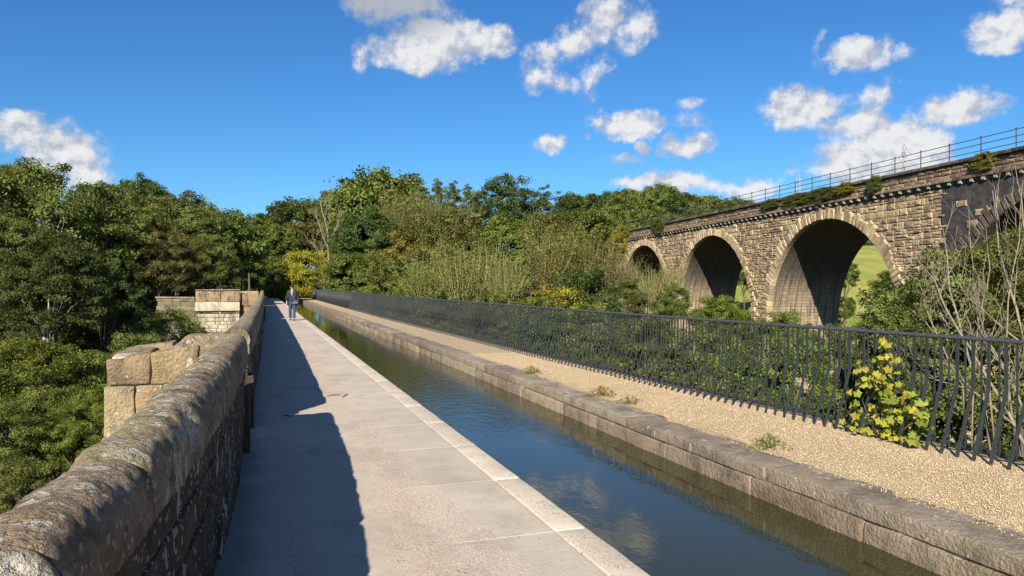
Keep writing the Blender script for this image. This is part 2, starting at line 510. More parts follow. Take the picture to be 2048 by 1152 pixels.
def slab_mat(name, c0, c1, pit_amt, pit_scale=60.0, vary=.06):
    m, nt, b = new_mat(name)
    p = wpos(nt)
    n1 = tnoise(nt, p, 2.0, 6, .65)
    n2 = tnoise(nt, p, 26, 6, .75)
    c = mixc(nt, sstep(nt, n1, .35, .65), c0, c1)
    c = mixc(nt, mth(nt, 'MULTIPLY', sstep(nt, n2, .5, .75), .45), c, tuple(v * .72 for v in c0))
    vo = nd(nt, 'ShaderNodeTexVoronoi', {'Vector': p, 'Scale': pit_scale})
    vs = nd(nt, 'ShaderNodeSeparateColor', {0: vo.outputs['Color']})
    pm = mth(nt, 'MULTIPLY', sstep(nt, vo.outputs['Distance'], .36, .25), sstep(nt, vs.outputs[0], 1 - pit_amt, 1.03 - pit_amt))
    pm = mth(nt, 'MULTIPLY', pm, sstep(nt, tnoise(nt, p, 2.4, 4, .6), .40, .54))
    c = mixc(nt, mth(nt, 'MULTIPLY', pm, .85), c, (.12, .105, .095))
    rnd = nd(nt, 'ShaderNodeObjectInfo').outputs['Random']
    hs = nd(nt, 'ShaderNodeHueSaturation', {'Value': mth(nt, 'MULTIPLY_ADD', rnd, 2 * vary, 1 - vary), 'Color': c})
    nt.links.new(hs.outputs[0], b.inputs['Base Color'])
    b.inputs['Roughness'].default_value = .9
    b.inputs['Specular IOR Level'].default_value = .2
    set_bump(nt, b, mth(nt, 'SUBTRACT', mth(nt, 'MULTIPLY', n2, .6), pm), .006)
    return m


M['path'] = path_mat()
M['path_slab'] = M['path'].copy()
_nt = M['path_slab'].node_tree
_b = _nt.nodes['Principled BSDF']
_src = _b.inputs['Base Color'].links[0].from_socket
_hs = nd(_nt, 'ShaderNodeHueSaturation', {'Saturation': .93, 'Value': mth(_nt, 'MULTIPLY_ADD', nd(_nt, 'ShaderNodeObjectInfo').outputs['Random'], .08, .93), 'Color': _src})
_nt.links.new(_hs.outputs[0], _b.inputs['Base Color'])
M['slab'] = slab_mat('concrete_slab', (.37, .305, .238), (.44, .368, .29), .2, 45)
M['kerb'] = slab_mat('kerb_concrete', (.46, .39, .308), (.53, .455, .365), .62, 60)


def gravel_mat():
    m, nt, b = new_mat('beige_gravel')
    p = wpos(nt)
    vo = nd(nt, 'ShaderNodeTexVoronoi', {'Vector': p, 'Scale': 110.0})
    vs = nd(nt, 'ShaderNodeSeparateColor', {0: vo.outputs['Color']})
    c = mixc(nt, vs.outputs[0], (.49, .37, .215), (.62, .485, .305))
    c = mixc(nt, sstep(nt, vs.outputs[1], .86, .88), c, (.36, .23, .13))
    c = mixc(nt, mth(nt, 'MULTIPLY', sstep(nt, vo.outputs['Distance'], .45, .7), .75), c, (.20, .135, .075))
    n1 = tnoise(nt, p, 1.4, 5, .6)
    c = mixc(nt, mth(nt, 'MULTIPLY', sstep(nt, n1, .4, .7), .3), c, (.50, .37, .23))
    nt.links.new(c, b.inputs['Base Color'])
    b.inputs['Roughness'].default_value = .9
    set_bump(nt, b, mth(nt, 'MULTIPLY', vo.outputs['Distance'], -1.0), .012)
    return m


M['gravel'] = gravel_mat()


def pebble_mat():
    m, nt, b = new_mat('gravel_pebble')
    t = nd(nt, 'ShaderNodeAttribute', attribute_name='tint').outputs['Fac']
    c = mixc(nt, t, (.42, .305, .172), (.58, .455, .295))
    nt.links.new(c, b.inputs['Base Color'])
    b.inputs['Roughness'].default_value = .85
    return m


M['pebble'] = pebble_mat()


def water_mat():
    m, nt, b = new_mat('canal_water')
    p = wpos(nt)
    b.inputs['Base Color'].default_value = (.030, .030, .010, 1)
    b.inputs['Roughness'].default_value = .025
    b.inputs['IOR'].default_value = 1.333
    w = tnoise(nt, scaled(nt, p, (1.0, .55, 1)), 7, 3, .5)
    w2 = tnoise(nt, scaled(nt, vth(nt, 'ADD', p, (3, 7, 0)).outputs[0], (1, .6, 1)), 24, 2, .5)
    y = nd(nt, 'ShaderNodeSeparateXYZ', {0: p}).outputs[1]
    pat = mth(nt, 'MULTIPLY', sstep(nt, y, 8.0, 10.5), sstep(nt, y, 30, 14))
    amp = mth(nt, 'MULTIPLY_ADD', pat, .6, .13)
    h = mth(nt, 'MULTIPLY', mth(nt, 'MULTIPLY_ADD', w2, .3, w), amp)
    set_bump(nt, b, h, .012)
    return m


M['water'] = water_mat()


def ground_mat():
    m, nt, b = new_mat('valley_ground')
    p = wpos(nt)
    s = nd(nt, 'ShaderNodeSeparateXYZ', {0: p})
    n1 = tnoise(nt, p, .25, 6, .65)
    n2 = tnoise(nt, p, 3.0, 6, .75)
    wood = mixc(nt, sstep(nt, n2, .4, .65), (.035, .035, .015), (.06, .065, .022))
    gr = mixc(nt, sstep(nt, n1, .35, .65), (.19, .215, .05), (.29, .27, .075))
    gr = mixc(nt, mth(nt, 'MULTIPLY', sstep(nt, tnoise(nt, scaled(nt, p, (.6, .6, 5)), .5, 5, .6), .5, .7), .5), gr, (.33, .28, .10))
    gr = mixc(nt, mth(nt, 'MULTIPLY', sstep(nt, n2, .5, .75), .4), gr, (.13, .155, .035))
    mead = mth(nt, 'MULTIPLY', sstep(nt, s.outputs[0], 55, 62), sstep(nt, s.outputs[1], 20, 30))
    c = mixc(nt, mead, wood, gr)
    nt.links.new(c, b.inputs['Base Color'])
    b.inputs['Roughness'].default_value = 1.0
    b.inputs['Specular IOR Level'].default_value = .05
    set_bump(nt, b, n2, .15)
    return m


M['ground'] = ground_mat()


def leaf_mat(name, dark, mid, light, trans=.3, rough=.6, vary=.16):
    m, nt, b = new_mat(name)
    t = nd(nt, 'ShaderNodeAttribute', attribute_name='tint').outputs['Fac']
    rnd = nd(nt, 'ShaderNodeObjectInfo').outputs['Random']
    c = mixc(nt, sstep(nt, t, .0, .55), dark, mid)
    c = mixc(nt, sstep(nt, t, .55, 1.0), c, light)
    hs = nd(nt, 'ShaderNodeHueSaturation', {'Hue': mth(nt, 'MULTIPLY_ADD', rnd, .03, .485), 'Saturation': 1.0,
                                            'Value': mth(nt, 'MULTIPLY_ADD', rnd, 2 * vary, 1 - vary), 'Color': c})
    nt.links.new(hs.outputs[0], b.inputs['Base Color'])
    b.inputs['Roughness'].default_value = rough
    b.inputs['Specular IOR Level'].default_value = .18
    tr = nd(nt, 'ShaderNodeBsdfTranslucent', {'Color': mixc(nt, .5, hs.outputs[0], (.16, .18, .02))})
    mx = nd(nt, 'ShaderNodeMixShader', {0: trans, 1: b.outputs[0], 2: tr.outputs[0]})
    nt.links.new(mx.outputs[0], nt.nodes['Material Output'].inputs[0])
    return m


L = {
    'dark': leaf_mat('leaf_dark_green', (0.047, 0.070, 0.020), (0.081, 0.115, 0.030), (0.146, 0.175, 0.050)),
    'mid': leaf_mat('leaf_green', (0.076, 0.105, 0.023), (0.145, 0.179, 0.038), (0.255, 0.256, 0.060)),
    'bright': leaf_mat('leaf_bright_green', (.08, .118, .02), (.155, .20, .034), (.25, .27, .052)),
    'olive': leaf_mat('leaf_olive', (.075, .092, .024), (.15, .172, .044), (.25, .25, .07)),
    'brown': leaf_mat('leaf_olive_brown', (.09, .092, .026), (.175, .17, .048), (.28, .24, .075)),
    'yellow': leaf_mat('leaf_yellow_green', (0.163, 0.168, 0.020), (0.312, 0.282, 0.033), (0.475, 0.384, 0.055)),
    'orange': leaf_mat('leaf_orange', (0.106, 0.102, 0.024), (0.206, 0.174, 0.040), (0.325, 0.216, 0.057)),
    'vine': leaf_mat('vine_leaf', (.20, .21, .02), (.30, .29, .03), (.40, .33, .05), trans=.35),
    'weed': leaf_mat('weed_leaf', (.10, .085, .03), (.17, .135, .045), (.24, .18, .07)),
    'straw': leaf_mat('straw_shoot', (.24, .195, .085), (.36, .29, .13), (.46, .38, .20), trans=.15),
    'grass': leaf_mat('dry_grass_blade', (.22, .18, .05), (.36, .29, .09), (.48, .38, .15)),
}


def plain(name, col, rough=.6, metal=0.0, nscale=20, nvar=.25, bump=.0):
    m, nt, b = new_mat(name)
    p = wpos(nt)
    n = tnoise(nt, p, nscale, 5, .7)
    c = mixc(nt, sstep(nt, n, .3, .7), tuple(v * (1 - nvar) for v in col), tuple(v * (1 + nvar) for v in col))
    nt.links.new(c, b.inputs['Base Color'])
    b.inputs['Roughness'].default_value = rough
    b.inputs['Metallic'].default_value = metal
    if bump:
        set_bump(nt, b, n, bump)
    return m


M['bark'] = plain('bark_brown', (.085, .065, .045), .95, nscale=9, nvar=.4, bump=.02)
M['bark_pale'] = plain('bark_pale', (.30, .27, .21), .9, nscale=9, nvar=.3, bump=.01)
M['twig'] = plain('dead_twig', (.19, .155, .105), .9, nscale=14, nvar=.3, bump=.004)
M['fence'] = plain('galvanised_dark_paint', (.026, .030, .031), .5, .0, nscale=30, nvar=.2)
M['rail_top'] = plain('worn_top_rail', (.10, .105, .108), .38, .5, nscale=30, nvar=.2)
M['iron'] = plain('painted_iron', (.035, .04, .05), .5, .2, nscale=12, nvar=.3)
M['pylon'] = plain('galvanised_steel', (.28, .29, .30), .6, .3, nscale=3, nvar=.2)
M['timber'] = plain('grey_timber', (.24, .21, .17), .9, nscale=8, nvar=.3)
M['mud'] = plain('canal_bed_mud', (.05, .045, .02), .9, nscale=5, nvar=.3)
M['stick'] = plain('dry_stick', (.10, .07, .045), .9, nscale=30, nvar=.3)


# ------------------------------------------------------------------ terrain
def sm(a, b, x):
    t = min(1, max(0, (x - a) / (b - a)))
    return t * t * (3 - 2 * t)


def gh(x, y):
    z = -7.5 * math.exp(-((y - 42) / 36) ** 2)
    z += sm(100, 230, y) * 9 * sm(6, 22, abs(x - 3)) * (1 - sm(30, 80, x))
    z += sm(-18, -90, x) * 5 * sm(20, 70, y)
    z += sm(62, 200, (x + y) / 1.414) * 10.5 * sm(34, 80, x)
    z -= .35 * sm(30, 20, abs(x - 3))
    z += mnoise.fractal(Vector((x * .05, y * .05, 0)), 1, 2, 4) * 1.2 * sm(9, 16, abs(x - 3))
    return z


def build_ground():
    xs = np.unique(np.concatenate([np.linspace(-700, -120, 14), np.linspace(-120, 200, 110), np.linspace(200, 1000, 16)]))
    ys = np.unique(np.concatenate([np.linspace(-500, -30, 10), np.linspace(-30, 240, 95), np.linspace(240, 1500, 20)]))
    V = [(x, y, gh(x, y)) for y in ys for x in xs]
    nx = len(xs)
    F = [(j * nx + i, j * nx + i + 1, (j + 1) * nx + i + 1, (j + 1) * nx + i) for j in range(len(ys) - 1) for i in range(nx - 1)]
    o = link('ground', mesh('ground', V, F, M['ground'], True))
    tag(o, kind='structure')


build_ground()


# ------------------------------------------------------------------ aqueduct deck: body, towpath, canal, gravel
def strip(name, x0f, x1f, ys, z, m, nx=2, zamp=0.0, kind='structure', x0n=0.0, seed=0):
    V, F = [], []
    for j, y in enumerate(ys):
        a, b = x0f(y), x1f(y)
        if x0n:
            a += mnoise.fractal(Vector((seed, y * 1.7, 0)), .8, 2, 5) * x0n
        for i in range(nx + 1):
            x = a + (b - a) * i / nx
            V.append((x, y, z + (mnoise.fractal(Vector((x * 1.5, y * 1.5, seed)), 1, 2, 3) * zamp if 0 < i < nx or zamp < .003 else 0)))
    w = nx + 1
    for j in range(len(ys) - 1):
        for i in range(nx):
            F.append((j * w + i, j * w + i + 1, (j + 1) * w + i + 1, (j + 1) * w + i))
    o = link(name, mesh(name, V, F, m, True))
    tag(o, kind=kind)
    return o


def wx(y):            # inner face of the parapet
    return float(np.interp(y, WY, WX))


_cy = [-6, -2, 1.0, 2.0, 3.4, 4.8, 6.5, 8.5, 11.5, 20, 38, 98]
_cx = [-1.5, -.95, -.55, -.43, -.31, -.225, -.175, -.14, -.08, .03, .19, .40]
WY = np.linspace(-6, 98, 400)
_raw = np.interp(WY, _cy, _cx)
WX = np.convolve(np.pad(_raw, 4, mode='edge'), np.ones(9) / 9, 'valid')
WX[:6] = _raw[:6]


def fx(y):            # feet of the railing
    return float(np.interp(y, [-4, 4.7, 9, 12, 16, 38, 100], [6.8, 6.5, 6.28, 6.17, 6.05, 5.86, 6.05]))


aq = empty('aqueduct', (2, 45, -14))
tag(aq, 'stone aqueduct body under the towpath, canal and gravel strip', 'aqueduct')
mb = MB()
mb.box((-.42 - 2, -6 - 45, -16 + 14), (2.1 - 2, 98 - 45, -.03 + 14))
mb.box((4.52 - 2, -6 - 45, -16 + 14), (6.95 - 2, 98 - 45, -.03 + 14))
link('side_wall', mb.mesh('side_wall', M['wallstone']), aq)
mb = MB()
mb.box((2.1 - 2, -6 - 45, -16 + 14), (4.52 - 2, 98 - 45, -1.3 + 14))
link('trough_bed', mb.mesh('trough_bed', M['mud']), aq)

ys = np.concatenate([np.linspace(-5, 14, 150), np.linspace(14.3, 98, 120), np.linspace(99, 190, 20)])
strip('towpath', lambda y: wx(min(y, 98)) - .12 - 1.4 * sm(98, 110, y) - (1.4 if any(a - .05 < y < a + .95 for a in (8.4, 37.2, 63.2)) else 0),
      lambda y: 2.1, ys, 0.0, M['path'], 26, .0025)
towpath = bpy.data.objects['towpath']
strip('canal_water', lambda y: 2.0, lambda y: 4.6, np.linspace(-6, 190, 40), -.30, M['water'], 2)
strip('gravel_path', lambda y: 4.86, lambda y: fx(y) + .38, np.concatenate([np.linspace(-5, 20, 160), np.linspace(20.5, 100, 90)]), .004, M['gravel'], 14, .012,
      x0n=.10, seed=5)
gravel = bpy.data.objects['gravel_path']

# concrete slabs and kerb stones along the water's edge
rng = random.Random(3)
y = .55
k = 0
while y < 42:
    ln = 1.40 + rng.uniform(-.05, .05)
    n = 26 if y < 16 else 4
    V = []
    xi = 1.915
    for j in range(n + 1):
        yy = y + .006 + (ln - .012) * j / n
        jag = 1.02
        zz = .0045 + .0015 * mnoise.noise(Vector((yy * 2, 1, 1)))
        V += [(jag - .12, yy, -.006), (jag + .30 + .08 * mnoise.noise(Vector((yy * 4, 2, 2))), yy, zz), (xi - .012, yy, zz), (xi, yy, zz - .004), (xi, yy, -.01)]
    F = []
    for j in range(n):
        for i in range(4):
            F.append((j * 5 + i, j * 5 + i + 1, (j + 1) * 5 + i + 1, (j + 1) * 5 + i))
    F.append((0, 1, 2, 3, 4)[::-1])
    F.append(tuple(n * 5 + i for i in range(5)))
    link('paving_slab', mesh('paving_slab', V, F, M['path_slab']), towpath)
    me = rough_box('kerb_stone', (1.925, y + .005, -.6), (2.155, y + ln - .005, .010), M['kerb'], bevel=.012, step=.22, amp=.005, seed=k)
    link('kerb_stone', me, towpath)
    y += ln
    k += 1
mb = MB()
mb.box((1.02, y, -.05), (1.915, 98, .0045))
o = link('paving_slab_run', mb.mesh('paving_slab_run', M['path']), towpath)
tag(o, kind='stuff')
mb = MB()
mb.box((1.925, y, -.6), (2.155, 190, .010))
o = link('kerb_run', mb.mesh('kerb_run', M['kerb']), towpath)
tag(o, kind='stuff')

# far side wall of the canal: coping blocks over a rough lower course
cw = empty('canal_wall', (4.5, 0, -.3))
tag(cw, 'low stone canal wall along the gravel side of the water', 'canal wall')
rng = random.Random(8)
off = Vector((4.5, 0, -.3))


def cw_fn(v):
    # ragged front arris and sloping top of the coping
    if v.co.z > -.02 - .3 * 0 and v.co.x < .08:
        v.co.z -= (.08 - v.co.x) * .28


for (z0, z1, x0, x1, mt, l0, l1, nm, amp) in ((-.52, -.135, 4.43, 4.72, 'lowerwall', 1.2, 2.0, 'lower_block', .016), (-.128, .006, 4.455, 4.93, 'canalwall', 1.8, 2.8, 'coping_block', .009)):
    y = 1.2 + rng.uniform(0, .6)
    k = 0
    while y < 46:
        ln = rng.uniform(l0, l1)
        st = .11 if y < 9 else (.25 if y < 20 else 1.0)
        dz = rng.uniform(-.008, .008)
        dx = rng.uniform(-.012, .012)
        me = rough_box(nm, (x0 - 4.5 + dx, y + .006, z0 + .3), (x1 - 4.5, y + ln - .006, z1 + .3 + dz), M[mt], bevel=.012 if nm == 'coping_block' else .016,
                       step=st, amp=amp, seed=k + (50 if nm == 'coping_block' else 0))
        link(nm, me, cw)
        y += ln
        k += 1
    mb = MB()
    mb.box((x0 - 4.5, y + .006, z0 + .3), (x1 - 4.5, 105, z1 + .3))
    tag(link(nm + '_run', mb.mesh(nm + '_run', M[mt]), cw), kind='stuff')
mb = MB()
mb.box((4.462 - 4.5, 1, -.5 + .3), (4.60 - 4.5, 46, -.15 + .3))
mb.box((4.49 - 4.5, 1, -.15 + .3), (4.80 - 4.5, 46, -.035 + .3))
link('mortar_bed', mb.mesh('mortar_bed', M['mortar']), cw)

# loose pebbles on the gravel strip
g = np.random.default_rng(4)
NP = 46000
yy = 2.5 + 15 * g.random(NP) ** 1.6
xx = 4.80 + g.random(NP) * (np.interp(yy, [4.7, 9, 12, 20], [6.5, 6.28, 6.17, 6.0]) + .25 - 4.80)
edge = xx < 4.95
keep = (~edge) | (g.random(NP) < .35)
xx, yy = xx[keep], yy[keep]
NP = len(xx)
octv = np.array([(1, 0, 0), (0, 1, 0), (-1, 0, 0), (0, -1, 0), (0, 0, .8), (0, 0, -.8)], float)
octf = np.array([(0, 1, 4), (1, 2, 4), (2, 3, 4), (3, 0, 4), (1, 0, 5), (2, 1, 5), (3, 2, 5), (0, 3, 5)])
sc = (.003 + .005 * g.random((NP, 1, 1))) * (.6 + .8 * g.random((NP, 6, 1)))
an = g.random(NP) * 6.28
ca, sa = np.cos(an)[:, None], np.sin(an)[:, None]
P = octv[None] * sc
P = np.stack([P[..., 0] * ca - P[..., 1] * sa, P[..., 0] * sa + P[..., 1] * ca, P[..., 2]], -1)
P += np.stack([xx, yy, np.full(NP, .009)], -1)[:, None, :]
me = np_mesh('loose_pebbles', P.reshape(-1, 3), (octf[None] + 6 * np.arange(NP)[:, None, None]).reshape(-1, 3), M['pebble'],
             {'tint': np.repeat(g.random(NP), 6)})
tag(link('loose_pebbles', me, gravel), kind='stuff')

# ------------------------------------------------------------------ towpath parapet
GAPS = [(8.4, 9.3), (37.2, 38.1), (63.2, 64.1)]
TH = .28
pw = empty('parapet_wall', (-.3, 3, 0))
tag(pw, 'weathered stone parapet with rounded lichen-spotted coping beside the towpath', 'wall')
PO = Vector((-.3, 3, 0))
CHIPS = [(Vector((-.30, 3.72, 1.05)), .13), (Vector((-.50, 1.82, 1.08)), .13), (Vector((-.42, 2.9, 1.0)), .05)]


def coping_piece(y0, y1, nu, nv, seed, dz=0.0):
    V, F, chip = [], [], []
    prof = [(1, .88), (1, .945)]
    for i in range(nv + 1):
        a = math.pi * i / nv
        prof.append((math.copysign(abs(math.cos(a)) ** .8, math.cos(a)), .985 + .175 * abs(math.sin(a)) ** .85))
    prof += [(-1, .945), (-1, .88)]
    npf = len(prof)
    hw = TH / 2 + .018
    for j in range(nu + 1):
        y = y0 + (y1 - y0) * j / nu
        xm = wx(y) - TH / 2
        e = min(j, nu - j) / max(nu, 1)
        rnd = 1 - .06 * max(0, 1 - e * 16) ** 2
        for (px_, pz) in prof:
            base = Vector((xm + px_ * hw * rnd, y, pz + dz + (float(np.interp(y, [0, 2.5, 5.5, 9], [-.06, -.045, .028, .03])) if pz > .9 else 0) - (1 - rnd) * .12))
            n = Vector((px_, 0, (pz - .985) / .175 if pz > .985 else 0))
            n.normalize()
            h = mnoise.fractal(base * 3.0, 1, 2, 3) * .013 + mnoise.fractal(base * 13.0, .8, 2, 4) * .0075 + mnoise.fractal(base * 45.0, .8, 2, 2) * .004
            c = 0.0
            for (cp, cr) in CHIPS:
                d = (base - cp).length
                if d < cr:
                    t = 1 - d / cr
                    h -= .045 * sm(0, .5, t) - mnoise.fractal(base * 40, .8, 2, 3) * .02 * t
                    c = max(c, sm(0, .35, t))
            V.append(base + n * h - PO)
            chip.append(c)
    for j in range(nu):
        for i in range(npf - 1):
            F.append((j * npf + i, j * npf + i + 1, (j + 1) * npf + i + 1, (j + 1) * npf + i))
    c0, c1 = len(V), len(V) + npf
    V += [V[i].copy() for i in range(npf)] + [V[nu * npf + i].copy() for i in range(npf)]
    chip += chip[:npf] + chip[nu * npf:nu * npf + npf]
    F.append(tuple(c0 + i for i in range(npf)))
    F.append(tuple(c1 + i for i in range(npf))[::-1])
    me = mesh('coping_stone', V, F, M['coping'], True)
    a = me.attributes.new('chip', 'FLOAT', 'POINT')
    a.data.foreach_set('value', chip)
    return me


def wall_runs(y_from, y_to):
    a = y_from
    for (g0, g1) in GAPS:
        if a < g0:
            yield a, min(g0, y_to)
        a = max(a, g1)
    if a < y_to:
        yield a, y_to


rng = random.Random(21)
seed = 0
for (a, b) in wall_runs(-5.5, 97.5):
    y = a
    while y < b - 1e-6:
        ln = rng.uniform(.75, 1.15) if y < 42 else 6.0
        y1 = b if b - y - ln < .45 else y + ln
        nu, nv = (34, 26) if y < 6 and y1 > .5 else ((12, 14) if y < 20 else (4, 8))
        o = link('coping_stone' if y < 42 else 'coping_run', coping_piece(y + .006, y1 - .006, nu, nv, seed, rng.uniform(-.003, .003)), pw)
        if y >= 42:
            tag(o, kind='stuff')
        y = y1
        seed += 1

for ci, (z0, z1) in enumerate(((-.03, .24), (.246, .49), (.496, .70), (.706, .905))):
    for (a, b) in wall_runs(-5.5, 97.5):
        y = a
        first = True
        while y < b - 1e-6:
            ln = rng.uniform(.55, 1.0) if y < 42 else 9.0
            if first and y < 42:
                ln *= .6 if ci % 2 else 1
            first = False
            y1 = b if b - y - ln < .35 else y + ln
            xi = rng.uniform(-.018, 0.0)
            dz = .012 if ci == 0 else 0

            def shear(v, PO=PO):
                v.co.x += wx(v.co.y + PO.y)
            st = .09 if y < 7 else (.3 if y < 20 else 2.0)
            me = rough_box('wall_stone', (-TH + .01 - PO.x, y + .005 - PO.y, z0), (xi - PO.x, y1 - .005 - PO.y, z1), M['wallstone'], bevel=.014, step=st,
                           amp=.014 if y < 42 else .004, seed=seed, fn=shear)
            o = link('wall_stone' if y < 42 else 'wall_run', me, pw)
            if y >= 42:
                tag(o, kind='stuff')
            y = y1
            seed += 1
V, F = [], []
for j, y in enumerate(np.linspace(-5.5, 97.5, 160)):
    for (dx, z) in ((-.035, -.02), (-.035, .93), (-TH + .04, .93), (-TH + .04, -.02)):
        V.append((wx(y) + dx - PO.x, y - PO.y, z if not any(a - .3 < y < b + .3 for a, b in GAPS) else min(z, -.02)))
    if j:
        for i in range(3):
            q = (j - 1) * 4
            F.append((q + i, q + i + 1, q + 5 + i, q + 4 + i))
link('mortar_core', mesh('mortar_core', V, F, M['mortar']), pw)
# shallow pilasters on the path side beside each refuge
for (g0, g1) in GAPS[:2]:
    for (a, b) in ((g0 - .45, g0 - .004), (g1 + .004, g1 + .45)):
        ym = (a + b) / 2
        me = rough_box('pilaster', (wx(ym) - .05 - PO.x, a - PO.y, -.02), (wx(ym) + .045 - PO.x, b - PO.y, .62), M['wallstone'], bevel=.012, step=.12, amp=.008, seed=int(a * 7))
        link('pilaster', me, pw)


# ------------------------------------------------------------------ refuge piers outside the parapet
def refuge(g0, label, blocks, mat_fn):
    root = empty('stone_pier', (wx(g0) - .9, g0, 0))
    tag(root, label, 'pier', 'piers outside the parapet')
    q = Vector((wx(g0) - .9, g0, 0))
    for k, (nm, x0, x1, y0, y1, z0, z1, slope, mt) in enumerate(blocks):
        def sl(v, x0=x0, x1=x1, z1=z1, slope=slope):
            if slope and v.co.z > z1 - .08:
                t = (v.co.x + q.x - x0) / max(x1 - x0, .01)
                v.co.z += slope * (t - 1)
        st = .12 if g0 < 20 else .35
        me = rough_box(nm, Vector((x0, y0, z0)) - q, Vector((x1, y1, z1)) - q, M[mt], bevel=.018 if g0 < 20 else .02, step=st, amp=.02, seed=k + int(g0), fn=sl)
        link(nm, me, root)
    return root


w1 = wx(8.2) - TH
B = []
y0, y1 = 7.98, 8.42
for (xa, xb, zt, s_) in ((-1.40, -1.02, 1.03, .05), (-1.012, -.585, 1.10, .07), (-.575, w1 + .02, 1.12, .02)):
    B.append(('pier_block', xa, xb, y0, y1, .73, zt, s_, 'pier'))
for (xa, xb) in ((-1.425, -1.15), (-1.142, -.905), (-.897, w1 + .02)):
    B.append(('pier_block', xa, xb, y0 - .015, y1, .235, .722, 0, 'pier'))
for (xa, xb) in ((-1.435, -1.0), (-.992, w1 + .02)):
    B.append(('pier_block', xa, xb, y0 - .02, y1, -.3, .228, 0, 'pier'))
B.append(('pier_shaft', -1.43, w1 + .02, y0, 9.7, -16, -.31, 0, 'pier'))
for (xa, xb) in ((-1.40, -.95), (-.942, w1 + .02)):
    B.append(('pier_block', xa, xb, 9.31, 9.72, -.3, 1.04, .05, 'pier'))
B.append(('pier_block', -1.40, -1.10, 8.43, 9.30, -.3, 1.0, 0, 'pier'))
B.append(('mortar_core', -1.36, w1, 8.01, 8.40, -.2, 1.0, 0, 'mortar'))
ref1 = refuge(8.4, 'big brown stone blocks of the nearest pier outside the parapet', B, None)
# rounded coping hump over the near side wall of the refuge
V, F = [], []
q = Vector((wx(8.4) - .9, 8.4, 0))
nx_, na = 16, 12
for i in range(nx_ + 1):
    x = -.86 + (w1 + .10 + .86) * i / nx_
    hgt = .14 * sm(0, .35, i / nx_) + .01
    for k in range(na + 1):
        a = math.pi * k / na
        p = Vector((x, 8.22 + .21 * math.cos(a), 1.055 + hgt * math.sin(a) ** .8))
        p += Vector((0, math.cos(a), math.sin(a))) * mnoise.fractal(p * 7, .9, 2, 4) * .02
        V.append(p - q)
for i in range(nx_):
    for k in range(na):
        F.append((i * (na + 1) + k, (i + 1) * (na + 1) + k, (i + 1) * (na + 1) + k + 1, i * (na + 1) + k + 1))
F.append(tuple(range(na + 1)))
F.append(tuple(nx_ * (na + 1) + k for k in range(na + 1))[::-1])
me = mesh('pier_coping', V, F, M['coping'], True)
link('pier_coping', me, ref1)

w2 = wx(37.2) - TH
B = []
for (xa, xb) in ((-2.80, -2.52), (-2.51, -1.75), (-1.74, -1.12), (-1.11, -.92)):
    B.append(('pier_block', xa, xb, 36.8, 37.3, .92, 1.44, 0, 'pier'))
B.append(('pier_coping', -2.84, -.90, 36.74, 37.36, 1.445, 1.50, 0, 'coping'))
B.append(('string_course', -2.84, -.90, 36.70, 37.3, .50, .912, 0, 'pale'))
B.append(('string_course', -2.80, -.91, 36.78, 37.3, .36, .495, 0, 'wallstone'))
rr = random.Random(5)
z = .355
while z > -1.2:
    h_ = .17
    x = -2.80
    while x < -.93:
        ln = rr.uniform(.22, .5)
        xb = min(x + ln, -.91)
        if -.91 - xb < .12:
            xb = -.91
        B.append(('pier_block', x, xb - .008, 36.8 - rr.uniform(0, .02), 37.3, z - h_ + .006, z, 0, 'pale'))
        x = xb
    z -= h_
B.append(('pier_shaft', -2.80, w2 + .02, 36.86, 38.6, -16, -1.2, 0, 'pale'))
for (xa, xb, za, zb) in ((-.90, -.55, .70, 1.32), (-.54, w2 + .02, .72, 1.24), (-.90, -.45, .10, .69), (-.44, w2 + .02, .12, .71), (-.90, w2 + .02, -1.2, .09)):
    B.append(('pier_block', xa, xb, 37.0, 37.5, za, zb, 0, 'pier'))
for (xa, xb) in ((-2.8, -1.8), (-1.79, w2 + .02)):
    B.append(('pier_block', xa, xb, 38.15, 38.6, -1.2, 1.40, 0, 'pier'))
B.append(('pier_block', -2.8, -2.45, 37.31, 38.14, -1.2, 1.40, 0, 'pier'))
ref2 = refuge(37.2, 'pale streaked second pier with brown top course beyond the near pier', B, None)

# moss-grown wing wall left of the second pier
ww = empty('wing_wall', (-4.0, 39.4, -2))
tag(ww, 'low moss-covered stone wall running left from the pale second pier', 'wall')
rr = random.Random(9)
P0, P1 = Vector((-2.82, 38.3, 0)), Vector((-4.7, 40.0, 0))
dv = (P1 - P0)
L_ = dv.length
dv.normalize()
nv_ = Vector((-dv.y, dv.x, 0))
z = -2.6
while z < 1.02:
    h_ = min(rr.uniform(.15, .27), 1.06 - z)
    s0 = -rr.uniform(0, .3)
    while s0 < L_:
        s1 = s0 + rr.uniform(.22, .6)
        a_, b_ = max(s0, 0), min(s1, L_)
        if b_ - a_ > .08:
            me = rough_box('wall_stone', (a_ + .006, -.2 - rr.uniform(0, .05), z), (b_ - .006, .2 + rr.uniform(-.03, .04), z + h_ - .008), M['ivywall'], bevel=.02, step=.3, amp=.02, seed=int(s0 * 9 + z * 31))
            o = link('wall_stone', me, ww, loc=P0 - Vector((-4.0, 39.4, -2)), rot=(0, 0, math.atan2(dv.y, dv.x)))
        s0 = s1
    z += h_
mb = MB()
mb.box((0, -.24, 1.062), (L_, .24, 1.13))
link('wall_top', mb.mesh('wall_top', M['pier']), ww, loc=P0 - Vector((-4.0, 39.4, -2)), rot=(0, 0, math.atan2(dv.y, dv.x)))

# ------------------------------------------------------------------ railing on the gravel side
fence = empty('railing', (6.3, 20, 0))
tag(fence, 'long dark metal railing of kinked bars along the gravel strip', 'railing')
FO = Vector((6.3, 20, 0))


